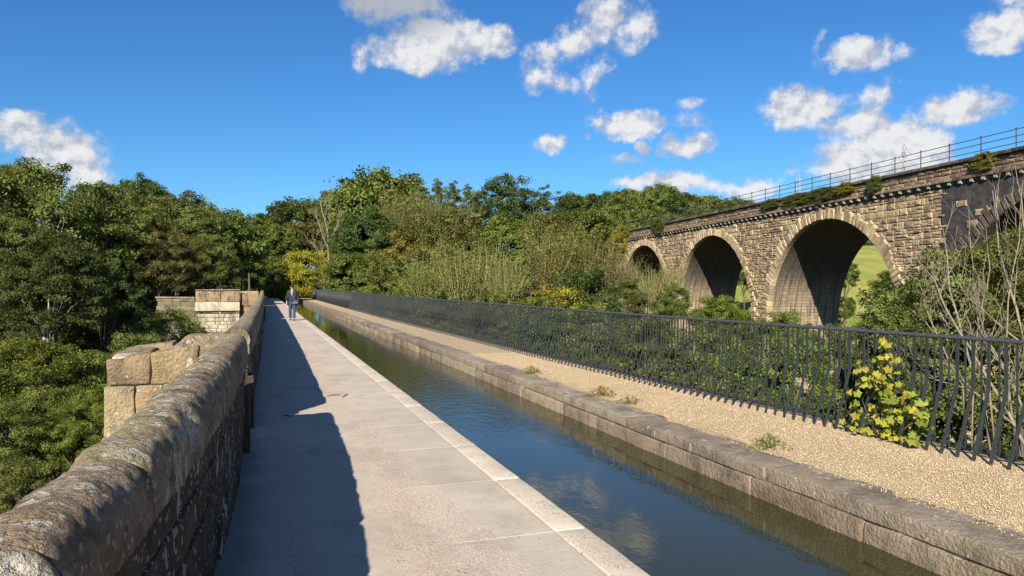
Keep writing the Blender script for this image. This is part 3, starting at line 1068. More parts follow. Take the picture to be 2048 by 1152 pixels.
def bar_mesh(name, pts, w=.034, t=.013, m=None):
    V, F = [], []
    for i, p in enumerate(pts):
        p = Vector(p)
        a = Vector(pts[max(i - 1, 0)])
        b = Vector(pts[min(i + 1, len(pts) - 1)])
        tg = (b - a).normalized()
        sd = Vector((0, 1, 0))
        nn = tg.cross(sd).normalized()
        V += [p + sd * w / 2 + nn * t / 2, p - sd * w / 2 + nn * t / 2, p - sd * w / 2 - nn * t / 2, p + sd * w / 2 - nn * t / 2]
    for i in range(len(pts) - 1):
        for k in range(4):
            F.append((i * 4 + k, i * 4 + (k + 1) % 4, (i + 1) * 4 + (k + 1) % 4, (i + 1) * 4 + k))
    F.append((3, 2, 1, 0))
    e = 4 * (len(pts) - 1)
    F.append((e, e + 1, e + 2, e + 3))
    return mesh(name, V, F, m)


LEAN = .23
kink_pts = [(0, 0, -.02), (LEAN - .022, 0, .62), (LEAN, 0, .71), (LEAN, 0, 1.175), (LEAN + .012, 0, 1.198)]
kink_me = bar_mesh('kinked_bar', kink_pts, m=M['fence'])
str_me = bar_mesh('straight_bar', [(LEAN, 0, .06), (LEAN, 0, 1.155)], w=.017, t=.010, m=M['fence'])
kv = np.array([v.co[:] for v in kink_me.vertices])
kf = np.array([p.vertices[:] for p in kink_me.polygons])
sv = np.array([v.co[:] for v in str_me.vertices])
sf = np.array([p.vertices[:] for p in str_me.polygons])
restK, restS = [], []
y = 2.4
k = 0
rng = random.Random(2)
while y < 99.5:
    jx = rng.uniform(-.003, .003)
    a = Vector((fx(y) + jx, y, 0)) - FO
    b = Vector((fx(y + .085), y + .085, 0)) - FO
    if k < 300:
        link('kinked_bar', kink_me, fence, loc=a, rot=(0, rng.uniform(-.006, .006), rng.uniform(-.08, .08)))
        link('straight_bar', str_me, fence, loc=b, rot=(0, 0, rng.uniform(-.05, .05)))
    else:
        restK.append(a)
        restS.append(b)
    y += .17
    k += 1


def merged(name, base, faces, offs, m):
    O = np.array([tuple(o) for o in offs])
    V = (base[None] + O[:, None, :]).reshape(-1, 3)
    F = (faces[None] + (len(base) * np.arange(len(O)))[:, None, None]).reshape(-1, 4)
    return np_mesh(name, V, F, m)


tag(link('far_kinked_bars', merged('far_kinked_bars', kv, kf, restK, M['fence']), fence), kind='stuff')
tag(link('far_straight_bars', merged('far_straight_bars', sv, sf, restS, M['fence']), fence), kind='stuff')
ry = np.concatenate([np.linspace(1.5, 20, 40), np.linspace(22, 99.6, 30)])
mb = MB()
mb.tube([Vector((fx(v) + LEAN, v, 1.168)) - FO for v in ry], .021, 10)
link('top_rail', mb.mesh('top_rail', M['rail_top'], True), fence)
mb = MB()
mb.tube([Vector((fx(v) + LEAN + .02, v, .075)) - FO for v in ry], .019, 8)
link('bottom_rail', mb.mesh('bottom_rail', M['fence'], True), fence)


# ------------------------------------------------------------------ railway viaduct
VO = Vector((34.06, 25.27, -14))
VD = Vector((.1385, .990, 0)).normalized()
VR = math.atan2(VD.y, VD.x)
UPZ = (0, 0, 14)                      # part coordinates are given in world heights
via = empty('railway_viaduct', VO, VR)
tag(via, 'tall arched stone railway viaduct with corbelled parapet across the valley', 'viaduct')
VN = Vector((-VD.y, VD.x, 0))         # outward normal of the face we see


def vworld(t, y, z):
    return Vector((VO.x, VO.y, 0)) + VD * t + VN * y + Vector((0, 0, z))


ARC = [-36.6, -19.6, -2.6, 15.4, 32.5, 49.3]
AR, SPR, VTOP, VDEP, VBOT = 7.4, -1.25, 7.0, 6.0, -16
T0, T1 = -50.0, 92.0


ARCH = {}


def build_viaduct_body():
    # front and back faces (rubble core behind the facing), arch linings
    mbf = MB()
    for yf in (0.0, -VDEP):
        segs = 40
        prev = T0
        for c in ARC:
            a = c - AR
            mbf.add([(prev, yf, VBOT), (a, yf, VBOT), (a, yf, VTOP), (prev, yf, VTOP)], [(0, 1, 2, 3)])
            pts = [(c - AR * math.cos(math.pi * i / segs), SPR + AR * math.sin(math.pi * i / segs)) for i in range(segs + 1)]
            for i in range(segs):
                (ta, za), (tb, zb) = pts[i], pts[i + 1]
                mbf.add([(ta, yf, za), (tb, yf, zb), (tb, yf, VTOP), (ta, yf, VTOP)], [(0, 1, 2, 3)])
            prev = c + AR
        mbf.add([(prev, yf, VBOT), (T1, yf, VBOT), (T1, yf, VTOP), (prev, yf, VTOP)], [(0, 1, 2, 3)])
    mbf.add([(T0, 0, VBOT), (T0, -VDEP, VBOT), (T0, -VDEP, VTOP), (T0, 0, VTOP)], [(0, 1, 2, 3)])
    mbf.add([(T1, 0, VBOT), (T1, -VDEP, VBOT), (T1, -VDEP, VTOP), (T1, 0, VTOP)], [(0, 1, 2, 3)])
    mbf.add([(T0, 0, VTOP), (T1, 0, VTOP), (T1, -VDEP, VTOP), (T0, -VDEP, VTOP)], [(0, 1, 2, 3)])
    link('rubble_core', mbf.mesh('rubble_core', M['mortar_v']), via, loc=UPZ)
    for c in ARC[1:]:
        segs = 56
        pts = [(c - AR, VBOT)] + [(c - AR * math.cos(math.pi * i / segs), SPR + AR * math.sin(math.pi * i / segs)) for i in range(segs + 1)] + [(c + AR, VBOT)]
        V, F, uv = [], [], []
        s = 0
        nd_ = 4
        for i, (t, z) in enumerate(pts):
            if i:
                s += math.hypot(t - pts[i - 1][0], z - pts[i - 1][1])
            for k in range(nd_ + 1):
                yv = .1 - (VDEP + .2) * k / nd_
                V.append((t, yv, z))
                uv.append((-yv, s))
        w = nd_ + 1
        for i in range(len(pts) - 1):
            for k in range(nd_):
                F.append((i * w + k, i * w + k + 1, (i + 1) * w + k + 1, (i + 1) * w + k))
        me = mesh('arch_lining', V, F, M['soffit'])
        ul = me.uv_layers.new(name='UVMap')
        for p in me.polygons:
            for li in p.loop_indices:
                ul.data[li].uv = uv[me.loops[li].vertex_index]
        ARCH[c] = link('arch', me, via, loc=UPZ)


M['mortar_v'] = stone_mat('viaduct_mortar', [(.20, .14, .085), (.25, .18, .11), (.15, .10, .065)], 2, dark=.4, bump=.02, vary=0)
build_viaduct_body()

# rock-faced stone shapes, unit size: x 0..1, z 0..1, y 0..1 outward
STONE = []
rng = random.Random(11)
for k in range(8):
    i0 = .06
    def jj(a, b):
        return rng.uniform(a, b)
    V = [(0, 0, 0), (1, 0, 0), (1, 0, 1), (0, 0, 1),
         (jj(.02, .10), jj(.45, .9), jj(.04, .2)), (1 - jj(.02, .10), jj(.45, .9), jj(.04, .2)), (1 - jj(.02, .10), jj(.45, .9), 1 - jj(.04, .2)), (jj(.02, .10), jj(.45, .9), 1 - jj(.04, .2)),
         (jj(.3, .7), jj(.9, 1.2), jj(.35, .65))]
    F = [(0, 1, 5, 4), (1, 2, 6, 5), (2, 3, 7, 6), (3, 0, 4, 7), (4, 5, 8), (5, 6, 8), (6, 7, 8), (7, 4, 8)]
    STONE.append((np.array(V, float), F, mesh('facing_stone', V, F, M['viaduct'])))


def free_spans(z):
    """spans of the face along t not cut out by arches at height z"""
    out = []
    a = -13.0
    for c in ARC[1:]:
        hw = AR if z < SPR else (math.sqrt(max(0, (AR + .22) ** 2 - (z - SPR) ** 2)) if z < SPR + AR + .22 else 0)
        if hw <= 0:
            continue
        if c - hw > a:
            out.append((a, c - hw))
        a = max(a, c + hw)
    if a < 66:
        out.append((a, 66))
    return out


def is_dark_patch(t, z):
    return t < 4.9 + .35 * math.sin(z * 9) and z > 3.0 + .12 * math.sin(t * 7)


rng = random.Random(13)
stones = []
z = -8.0
while z < 6.82:
    h = rng.uniform(.22, .42)
    if z + h > 6.80:
        h = 6.88 - z
    zm = z + h / 2
    for (a, b) in free_spans(zm):
        t = a
        while t < b - 1e-4:
            w = rng.uniform(.24, .7) if zm > SPR else rng.uniform(.32, .8)
            t2 = b if b - t - w < .22 else t + w
            if not is_dark_patch((t + t2) / 2, zm) or rng.random() < .015:
                p = vworld((t + t2) / 2, 0, zm)
                zc = p.x * SY + p.y * CY
                xc = p.x * CY - p.y * SY
                xpx = 1024 + FPX * xc / zc if zc > 1 else 9999
                vis = xpx < 2060 and zm > -3.5
                q = rng.random()
                if q < .55 and h > .28:
                    f = rng.uniform(.35, .65) * h
                    tm_ = t + (t2 - t) * rng.uniform(.35, .65)
                    cells = [(t, t2, z, f), (t, tm_, z + f, h - f), (tm_, t2, z + f, h - f)] if (rng.random() < .5 and t2 - t > .6) else [(t, t2, z, f), (t, t2, z + f, h - f)]
                elif q < .6 and t2 - t > .62:
                    tm_ = t + (t2 - t) * rng.uniform(.3, .7)
                    cells = [(t, tm_, z, h), (tm_, t2, z, h)]
                else:
                    cells = [(t, t2, z, h)]
                for (ta_, tb_, za_, hh_) in cells:
                    stones.append(((tb_ - ta_) * hh_ / zc ** 2 if vis else 0, ta_, tb_, za_, hh_, rng.randrange(8), rng.choice((.03, .04, .05, .06, .08, .11))))
            t = t2
    z += h
stones.sort(key=lambda s: -s[0])
for (_, t, t2, z, h, k, pr) in stones[:300]:
    link('facing_stone', STONE[k][2], via, loc=(t + .01, 0, z + .01 + 14), scale=(t2 - t - .02, pr, h - .02))
VV, FF, TT, o_ = [], [], [], 0
for (_, t, t2, z, h, k, pr) in stones[300:]:
    sv_, sf_, _m = STONE[k]
    v = sv_ * np.array([t2 - t - .02, pr, h - .02]) + np.array([t + .01, 0, z + .01])
    VV.append(v)
    FF += [tuple(i + o_ for i in f) for f in sf_]
    o_ += len(v)
    TT += [rng.random()] * len(v)


def rubble_mat():
    """same stone, tint carried per stone instead of per object"""
    m = M['viaduct'].copy()
    m.name = 'viaduct_stone_field'
    nt = m.node_tree
    for n in list(nt.nodes):
        if n.bl_idname == 'ShaderNodeObjectInfo':
            a = nt.nodes.new('ShaderNodeAttribute')
            a.attribute_name = 'tint'
            for l in list(n.outputs['Random'].links):
                nt.links.new(a.outputs['Fac'], l.to_socket)
    return m


me = mesh('smaller_facing_stones', np.concatenate(VV), FF, rubble_mat())
at_ = me.attributes.new('tint', 'FLOAT', 'POINT')
at_.data.foreach_set('value', TT)
tag(link('smaller_facing_stones', me, via, loc=UPZ), kind='stuff')

# arch rings of separate voussoirs
rng = random.Random(17)
for ai, c in enumerate(ARC[1:]):
    nvs = 64
    cuts = np.cumsum([rng.uniform(.7, 1.3) for _ in range(nvs)])
    cuts = np.concatenate([[0], cuts / cuts[-1]]) * math.pi
    for i in range(nvs):
        a0, a1 = cuts[i] + .0016, cuts[i + 1] - .0016
        lo, hi = AR - .02, AR + rng.uniform(.52, .95)
        yf = rng.uniform(.11, .16)
        th = (.012, -.012)
        V = []
        for (rr_, aa) in ((lo, a0), (hi, a0), (hi, a1), (lo, a1)):
            V.append((c - rr_ * math.cos(aa), -.3, SPR + rr_ * math.sin(aa)))
        am = (a0 + a1) / 2
        for (rr_, aa) in ((lo, a0), (hi, a0), (hi, a1), (lo, a1)):
            V.append((c - rr_ * math.cos(aa), .06, SPR + rr_ * math.sin(aa)))
        for (rr_, aa) in ((lo + .05, a0), (hi - .06, a0), (hi - .06, a1), (lo + .05, a1)):
            aa = am + (aa - am) * .72
            V.append((c - rr_ * math.cos(aa), yf + rng.uniform(-.03, .03), SPR + rr_ * math.sin(aa)))
        F = [(8, 9, 10, 11)] + [(k, (k + 1) % 4, 4 + (k + 1) % 4, 4 + k) for k in range(4)] + [(4 + k, 4 + (k + 1) % 4, 8 + (k + 1) % 4, 8 + k) for k in range(4)]
        dark = (ai == 1 and i > 20)
        link('voussoir', mesh('voussoir', V, F, M['darkstone'] if dark else M['voussoir']), ARCH[c])

# dark brick repair over the right-hand pier, with three stones left in it
V = []
pts_t = np.linspace(-13, 4.95, 60)
F, uv = [], []
for i, t in enumerate(pts_t):
    zlow = 3.0
    for c in (ARC[1], ARC[2]):
        d = abs(t - c)
        if d < AR + .5:
            zlow = max(zlow, SPR + math.sqrt(max(0, (AR + .45) ** 2 - d * d)))
    zlow = min(zlow, 6.86)
    V += [(t, 0, zlow), (t, .07, zlow), (t, .07, 6.88), (t, 0, 6.88)]
    uv += [(t, zlow), (t, zlow), (t, 6.88), (t, 6.88)]
    if i:
        q = (i - 1) * 4
        for k in range(3):
            F.append((q + k, q + k + 1, q + 5 + k, q + 4 + k))
F.append((0, 1, 2, 3))
F.append(tuple(4 * (len(pts_t) - 1) + k for k in (3, 2, 1, 0)))
me = mesh('brick_repair', V, F, M['darkbrick'])
ul = me.uv_layers.new(name='UVMap')
for p in me.polygons:
    for li in p.loop_indices:
        ul.data[li].uv = uv[me.loops[li].vertex_index]
link('brick_repair', me, via, loc=UPZ)
for (t, z, w, h) in ((3.25, 5.75, .75, .34), (1.75, 5.20, 1.0, .34), (2.55, 4.6, .72, .42)):
    o = link('facing_stone', STONE[2][2], via, loc=(t, .06, z + 14), scale=(w, .07, h))

# corbels, string course, parapet stones, coping slabs
crb = MB()
crb.add([(0, 0, 0), (.22, 0, 0), (.22, 0, .2), (0, 0, .2), (.02, .17, .04), (.20, .17, .04), (.21, .19, .2), (.01, .19, .2), (.02, .10, .0), (.20, .10, .0)],
        [(0, 1, 9, 8), (8, 9, 5, 4), (4, 5, 6, 7), (3, 7, 6, 2), (0, 8, 4, 7, 3), (1, 2, 6, 5, 9)])
crb_me = crb.mesh('corbel', M['corbel'])
t = -12.8
while t < 65.5:
    link('corbel', crb_me, via, loc=(t, .045, 6.94 + 14))
    t += .74
mb = MB()
mb.box((T0, .004, 6.885), (T1, .05, 7.14))
link('corbel_backing', mb.mesh('corbel_backing', M['darkstone']), via, loc=UPZ)
rng = random.Random(19)
t = -13.0
while t < 66:
    w = rng.uniform(.9, 1.5)
    me = rough_box('string_course_stone', (t + .008, -.1, 7.143), (t + w - .008, .27 + rng.uniform(-.015, .015), 7.30), M['parapet_v'], bevel=.02, step=.6, amp=.012, seed=int(t * 13))
    link('string_course_stone', me, via, loc=UPZ)
    t += w
z = 7.305
for ci, h in enumerate((.24, .22, .24)):
    t = -13.0
    while t < 66:
        w = rng.uniform(.35, .9)
        k = rng.randrange(8)
        if ci == 1 or True:
            link('parapet_stone', STONE[k][2], via, loc=(t + .008, .06, z + .006 + 14), scale=(w - .016, rng.uniform(.06, .11), h - .012), m=M['parapet_v']) if t > -3 and t < 40 and ci < 3 else None
        t += w
    z += h
# far and off-frame parapet stones as one mass
VV, FF, o_ = [], [], 0
for (ta, tb) in ((-13, -3), (40, 66)):
    z = 7.305
    for h in (.24, .22, .24):
        t = ta
        while t < tb:
            w = rng.uniform(.35, .9)
            sv_, sf_, _m = STONE[rng.randrange(8)]
            v = sv_ * np.array([w - .016, rng.uniform(.06, .11), h - .012]) + np.array([t + .008, .06, z + .006])
            VV.append(v)
            FF += [tuple(i + o_ for i in f) for f in sf_]
            o_ += len(v)
            t += w
        z += h
tag(link('far_parapet_stones', mesh('far_parapet_stones', np.concatenate(VV), FF, M['parapet_v']), via, loc=UPZ), kind='stuff')
mb = MB()
mb.box((T0, -.34, 7.0), (T1, .062, 8.02))
mb.box((T0, -VDEP - .06, 7.0), (T1, -VDEP + .34, 8.02))
link('parapet_core', mb.mesh('parapet_core', M['mortar_v']), via, loc=UPZ)
t = -13.0
while t < 66:
    w = rng.uniform(1.3, 2.0)
    me = rough_box('coping_slab', (t + .008, -.42, 8.026 + rng.uniform(0, .01)), (t + w - .008, .26 + rng.uniform(-.02, .02), 8.22), M['darkstone'], bevel=.03, step=.7, amp=.015, seed=int(t * 17))
    link('coping_slab', me, via, loc=UPZ)
    t += w
mb = MB()
mb.box((T0, -.42, 8.02), (-13, .24, 8.2))
mb.box((66, -.42, 8.02), (T1, .24, 8.2))
mb.box((T0, -VDEP - .2, 8.02), (T1, -VDEP + .4, 8.2))
tag(link('far_coping', mb.mesh('far_coping', M['darkstone']), via, loc=UPZ), kind='stuff')

# iron handrail on the viaduct
hr = empty('handrail', vworld(20, -.1, 8.2), VR)
tag(hr, 'thin black iron handrail with three rails along the viaduct top', 'handrail')
pm = MB()
pm.tube([(0, 0, 0), (0, 0, .98)], .028, 8)
pm.box((-.06, -.06, 0), (.06, .06, .03))
post_me = pm.mesh('handrail_post', M['iron'])
fm = MB()
fm.tube([(0, 0, .975), (0, 0, 1.0), (0, 0, 1.03), (0, 0, 1.05)], [.02, .042, .042, .012], 8)
fin_me = fm.mesh('finial', M['iron'])
t = -12
while t < 62:
    link('finial', fin_me, link('handrail_post', post_me, hr, loc=(t - 20, 0, 0)))
    t += 2.08
for zz in (.30, .63, .95):
    mb = MB()
    mb.tube([(-33, 0, zz), (0, 0, zz), (42, 0, zz)], .02, 8)
    link('rail', mb.mesh('rail', M['iron'], True), hr)


# ------------------------------------------------------------------ foliage
def unit(a):
    return a / np.maximum(np.linalg.norm(a, axis=-1, keepdims=True), 1e-9)


def leaves_mesh(name, P, Nrm, size, tint, g, width=.62, m=None):
    """P leaf centres, Nrm rough normals: one folded four-point leaf each"""
    n = len(P)
    ax = unit(np.cross(Nrm, g.normal(size=(n, 3))))
    sd = np.cross(Nrm, ax)
    Ls = (size * (.6 + .8 * g.random(n)))[:, None] if np.isscalar(size) else size[:, None]
    droop = Nrm * Ls * .12
    v0 = P - ax * Ls * .5 - droop
    v2 = P + ax * Ls * .5 - droop * 1.6
    v1 = P + sd * Ls * width * .5 + droop
    v3 = P - sd * Ls * width * .5 + droop
    V = np.stack([v0, v1, v2, v3], 1).reshape(-1, 3)
    F = np.arange(4 * n).reshape(n, 4)
    return np_mesh(name, V, F, m, {'tint': np.repeat(np.clip(tint, 0, 1), 4)})


def crown_points(g, rx, rz, ncl, npl, crad=(.20, .36), low=-.55, hollow=.45, flat=.72, lobes=7):
    """clump centres on a lumpy ellipsoid, leaves spread through each clump"""
    D = unit(g.normal(size=(ncl * 3, 3)))
    D = D[D[:, 2] > low][:ncl]
    lob = unit(g.normal(size=(lobes, 3)))
    amp = g.uniform(-.16, .22, lobes)
    bulge = 1 + (np.maximum(0, D @ lob.T) ** 3 * amp).sum(1)
    rad = g.uniform(hollow, 1.0, len(D)) ** .55 * np.minimum(bulge, 1.1)
    C = D * rad[:, None] * np.array([rx, rx, rz])
    cr = g.uniform(crad[0], crad[1], len(C)) * rx * (1.1 - .25 * rad)
    cn = np.maximum(40, (npl * (cr / cr.mean()) ** 2)).astype(int)
    idx = np.repeat(np.arange(len(C)), cn)
    d = unit(g.normal(size=(len(idx), 3)))
    r = g.random(len(idx)) ** .5 * np.where(g.random(len(idx)) < .14, g.uniform(1.0, 1.7, len(idx)), 1.0)
    sa_ = g.uniform(.75, 1.6, len(C))
    sb_ = g.uniform(.6, 1.05, len(C))
    sc2 = g.uniform(.4, .85, len(C)) * flat / .72
    th_ = g.random(len(C)) * 6.28
    loc = d * (r * cr[idx])[:, None] * np.stack([sa_, sb_, sc2], 1)[idx]
    ct_, st_ = np.cos(th_)[idx], np.sin(th_)[idx]
    tilt = g.uniform(-.35, .35, len(C))[idx]
    off = np.stack([loc[:, 0] * ct_ - loc[:, 1] * st_, loc[:, 0] * st_ + loc[:, 1] * ct_, loc[:, 2] + tilt * loc[:, 0]], 1)
    P = C[idx] + off
    Nn = unit(d * .9 + np.array([0, 0, .28]) + .45 * g.normal(size=d.shape) + .4 * D[idx])
    ct = g.random(len(C))
    tint = .42 * ct[idx] + .33 * g.random(len(idx)) + .25 * np.clip(D[idx][:, 2], 0, 1) * g.random(len(idx))
    return P, Nn, tint, C


CROWN = {}


def make_crown(key, seed, rz=.9, ncl=70, npl=260, leaf=.07, **kw):
    g = np.random.default_rng(seed)
    P, Nn, tint, C = crown_points(g, 1.0, rz, ncl, npl, **kw)
    me = leaves_mesh('crown', P, Nn, leaf, tint, g, m=L['mid'])
    lo = P[:, 2].min()
    CROWN[key] = (me, np.percentile(P[:, 2], 99.3), np.percentile(np.abs(P[:, :2]), 99.5), C, lo)


for s in range(3):
    make_crown('far%d' % s, 100 + s, rz=.95, ncl=130, npl=260, leaf=.056, crad=(.17, .32))
for s in range(4):
    make_crown('tree%d' % s, 110 + s, rz=[.95, 1.25, .85, 1.05][s], ncl=120, npl=270, leaf=.052, crad=(.15, .30))
make_crown('airy', 120, rz=1.0, ncl=150, npl=130, leaf=.048, crad=(.11, .24), hollow=.2)
make_crown('airy1', 121, rz=1.3, ncl=120, npl=130, leaf=.05, crad=(.12, .24), low=-.7, hollow=.2)
for s in range(3):
    make_crown('near%d' % s, 130 + s, rz=[.95, 1.1, .8][s], ncl=170, npl=340, leaf=.034, crad=(.12, .25))
for s in range(3):
    make_crown('bush%d' % s, 140 + s, rz=[1.1, 1.0, 1.25][s], ncl=110, npl=280, leaf=.05, crad=(.2, .34), low=-.95)
make_crown('nbush0', 150, rz=1.1, ncl=200, npl=420, leaf=.033, crad=(.15, .30), low=-.95)
make_crown('nbush1', 151, rz=1.0, ncl=200, npl=420, leaf=.031, crad=(.15, .28), low=-.95)
make_crown('poplar', 160, rz=3.4, ncl=110, npl=110, leaf=.11, crad=(.25, .5), low=-.95, hollow=.1)


def trunk_mesh(h_base, crown_z, rad, C, scale, seed, spread=.9, limbs=9):
    """tapered trunk from the ground into the crown, limbs out to clumps"""
    r = random.Random(seed)
    mb = MB()
    top = crown_z + .25 * scale
    pts, rr = [], []
    bend = Vector((r.uniform(-.25, .25), r.uniform(-.25, .25), 0))
    for i in range(7):
        t = i / 6
        pts.append(Vector((bend.x * math.sin(t * 2.5), bend.y * math.sin(t * 2.1 + .4), h_base + (top - h_base) * t)))
        rr.append(rad * (1.35 if i == 0 else 1) * (1 - .72 * t))
    mb.tube(pts, rr, 8)
    idx = list(range(len(C)))
    r.shuffle(idx)
    for k in idx[:limbs]:
        e = Vector(C[k]) * scale * spread + Vector((0, 0, crown_z))
        s0 = r.uniform(.45, .85)
        j = min(5, int(s0 * 6))
        st = pts[j].lerp(pts[j + 1], s0 * 6 - j)
        if st.z > e.z:
            st = pts[max(2, j - 2)]
        mid = st.lerp(e, .5) + Vector((r.uniform(-.1, .1), r.uniform(-.1, .1), .12)) * (e - st).length
        mb.tube([st, mid, e], [rad * .36, rad * .22, rad * .06], 5)
        for q in range(2):
            e2 = mid.lerp(e, .4) + Vector((r.uniform(-1, 1), r.uniform(-1, 1), r.uniform(.1, 1))) * .3 * scale
            mb.tube([mid.lerp(e, .2), e2], [rad * .13, rad * .03], 4)
    return mb.mesh('trunk', None, True)


_seed = [0]


def tree(name, px_, top_y, zc, w_px, key, leaf, label, group=None, cat='tree', bark='bark', base=None, trunk_r=None, limbs=9, rz=None):
    """a tree whose crown top and width are as seen at photo position (px_, top_y) and distance zc"""
    _seed[0] += 1
    me, zt, wmax, C, lo = CROWN[key]
    sc_ = w_px / FPX * zc / 2 / (wmax * .96)
    top = at(px_, top_y, zc)
    gz = gh(top.x, top.y) if base is None else base
    cz = top.z - zt * sc_ * .97 - gz
    root = empty(name, (top.x, top.y, gz))
    tag(root, label, cat, group)
    link('crown', me, root, loc=(0, 0, cz), rot=(0, 0, random.Random(_seed[0]).uniform(0, 6.28) if rz is None else rz), scale=(sc_,) * 3, m=L[leaf])
    tr = trunk_r or max(.09, sc_ * .055)
    tm = trunk_mesh(-.3, max(cz, .5), tr, C, sc_, _seed[0], limbs=limbs)
    tm.materials.append(M[bark])
    link('trunk', tm, root)
    return root


# left bank
G1 = 'trees on the left bank'
tree('tree', 95, 343, 40, 330, 'near0', 'olive', 'tall olive-brown tree at the left with pale forked limbs showing', G1, bark='bark_pale', trunk_r=.22, limbs=16)
tree('tree', -40, 335, 62, 220, 'tree0', 'dark', 'dark green tree top at the left edge of the photo', G1)
tree('tree', 45, 338, 70, 120, 'tree2', 'dark', 'dark tree top behind the tall olive-brown tree', G1)
tree('tree', 105, 478, 27, 215, 'near1', 'dark', 'slim dark-leaved tree on a pale trunk above the left bushes', G1, bark='bark_pale', trunk_r=.065, limbs=5)
tree('tree', -20, 430, 34, 190, 'near2', 'olive', 'olive tree cut by the left edge of the photo', G1)
tree('tree', 205, 398, 52, 190, 'near2', 'olive', 'olive tree right beside the tall olive-brown tree', G1)
tree('tree', 288, 360, 92, 120, 'tree0', 'dark', 'dark round-topped tree standing above the left wood', G1)
tree('tree', 225, 372, 84, 130, 'tree1', 'olive', 'olive tree behind, left of the dark round-topped tree', G1)
tree('tree', 272, 415, 48, 175, 'near1', 'olive', 'olive tree with yellowing leaves in the middle of the left wood', G1)
tree('tree', 358, 394, 78, 165, 'tree3', 'olive', 'olive tree below the small round cloud', G1)
tree('tree', 318, 470, 42, 150, 'near0', 'brown', 'rusty brown-tinged tree with a bare pale branch', G1, bark='bark_pale', limbs=12)
tree('tree', 210, 500, 40, 160, 'near1', 'dark', 'dark green tree between the slim tree and the rusty-tinged tree', G1)
tree('tree', 400, 420, 70, 120, 'tree1', 'olive', 'yellow-olive tree between the left wood and the green tree by the path', G1)
tree('tree', 448, 424, 74, 165, 'tree0', 'mid', 'green tree left of the dark path opening', G1)
tree('tree', 405, 480, 60, 140, 'near2', 'olive', 'olive tree with drooping boughs above the moss-covered wall', G1)
tree('tree', 350, 505, 58, 130, 'tree2', 'dark', 'dark shaded tree behind the moss-covered wall', G1)
tree('tree', 250, 560, 50, 150, 'tree1', 'dark', 'dark shaded tree left of the moss-covered wall', G1)
tree('tree', 160, 590, 44, 170, 'tree3', 'dark', 'dark tree in deep shade behind the slim pale trunk', G1)
tree('tree', 20, 580, 36, 150, 'near2', 'olive', 'low olive tree at the left edge under the taller trees', G1)
tree('tree', 465, 470, 88, 120, 'tree2', 'mid', 'green tree overhanging the dark path opening from the left', G1)
tree('tree', 500, 441, 101, 96, 'tree2', 'mid', 'green tree arching over the dark path opening from the left', G1)
tree('tree', 549, 452, 103, 88, 'tree2', 'mid', 'green tree arching over the dark path opening from the right', G1)
tree('tree', 520, 438, 128, 120, 'far1', 'dark', 'far dark tree just above the dark path opening', G1)
tree('tree', 482, 500, 113, 90, 'far2', 'dark', 'dark tree shading the path opening on its left', G1)
tree('tree', 548, 505, 118, 80, 'far0', 'dark', 'dark tree deep inside the path opening', G1)
tree('tree', 500, 520, 150, 150, 'far2', 'dark', 'dark tree filling the far back of the path opening', G1)
tree('tree', 440, 520, 135, 150, 'far0', 'dark', 'dark tree behind the wood left of the path opening', G1)
tree('tree', 515, 500, 124, 90, 'far1', 'dark', 'dark tree at the back of the path opening', G1)
tree('bush', 395, 565, 62, 70, 'bush0', 'mid', 'small green bush peeping over the moss-covered wall', cat='bush')
tree('bush', 350, 575, 56, 60, 'bush2', 'bright', 'bright bush at the top of the moss-covered wall', cat='bush')
tree('bush', 345, 625, 33, 150, 'bush1', 'mid', 'leafy bush below the moss-covered wall beside the second pier', cat='bush')
tree('bush', 270, 672, 24, 120, 'bush2', 'olive', 'low bush just behind the nearest pier', cat='bush')
tree('bush', 45, 690, 15, 230, 'nbush0', 'bright', 'bright green bush at the left edge below the slim tree', cat='bush')
tree('bush', 160, 705, 16, 210, 'nbush1', 'bright', 'bright green bush left of the nearest pier', cat='bush')
tree('bush', 105, 785, 12.5, 210, 'nbush0', 'mid', 'green bush with pale twigs in front of the bright bushes', cat='bush', bark='bark_pale', limbs=14)
tree('bush', 185, 800, 11.5, 150, 'nbush1', 'bright', 'leafy bush touching the nearest pier', cat='bush')
tree('bush', 20, 925, 9, 210, 'nbush1', 'olive', 'yellow-green bush at the left edge just over the parapet', cat='bush')
tree('bush', 10, 800, 11, 170, 'nbush1', 'mid', 'green bush at the left edge between two brighter ones', cat='bush')

# far end, right of the path
G2 = 'trees beyond the far end of the railing'
tree('tree', 595, 405, 128, 150, 'far0', 'dark', 'dark green tree right of the path opening', G2)
tree('tree', 680, 385, 125, 110, 'far1', 'mid', 'green tree behind the bare white-stemmed tree', G2)
tree('tree', 600, 450, 112, 130, 'far2', 'brown', 'brownish tree above the yellow bush', G2)
tree('tree', 570, 512, 99, 90, 'bush2', 'mid', 'green bushy tree right beside the dark path opening', G2)
tree('bush', 625, 505, 97, 115, 'bush0', 'yellow', 'yellow-green bush at the far end of the gravel strip', cat='bush')
tree('bush', 600, 540, 98, 60, 'bush1', 'yellow', 'small yellow bush behind the walking person', cat='bush')
tree('tree', 672, 470, 104, 90, 'tree1', 'dark', 'dark tree behind the white stem', G2)
tree('tree', 765, 356, 122, 230, 'far1', 'mid', 'big domed green tree, tallest left of the upright shoots', G2)
tree('tree', 745, 430, 95, 150, 'tree0', 'dark', 'dark tree below the big domed tree', G2)
tree('tree', 720, 510, 84, 130, 'tree2', 'mid', 'green tree just over the far railing', G2)
tree('tree', 775, 520, 78, 120, 'tree3', 'mid', 'green tree with tawny leaves over the railing', G2)
tree('tree', 800, 470, 92, 130, 'tree1', 'orange', 'tawny green tree below the pale upright shoots', G2)
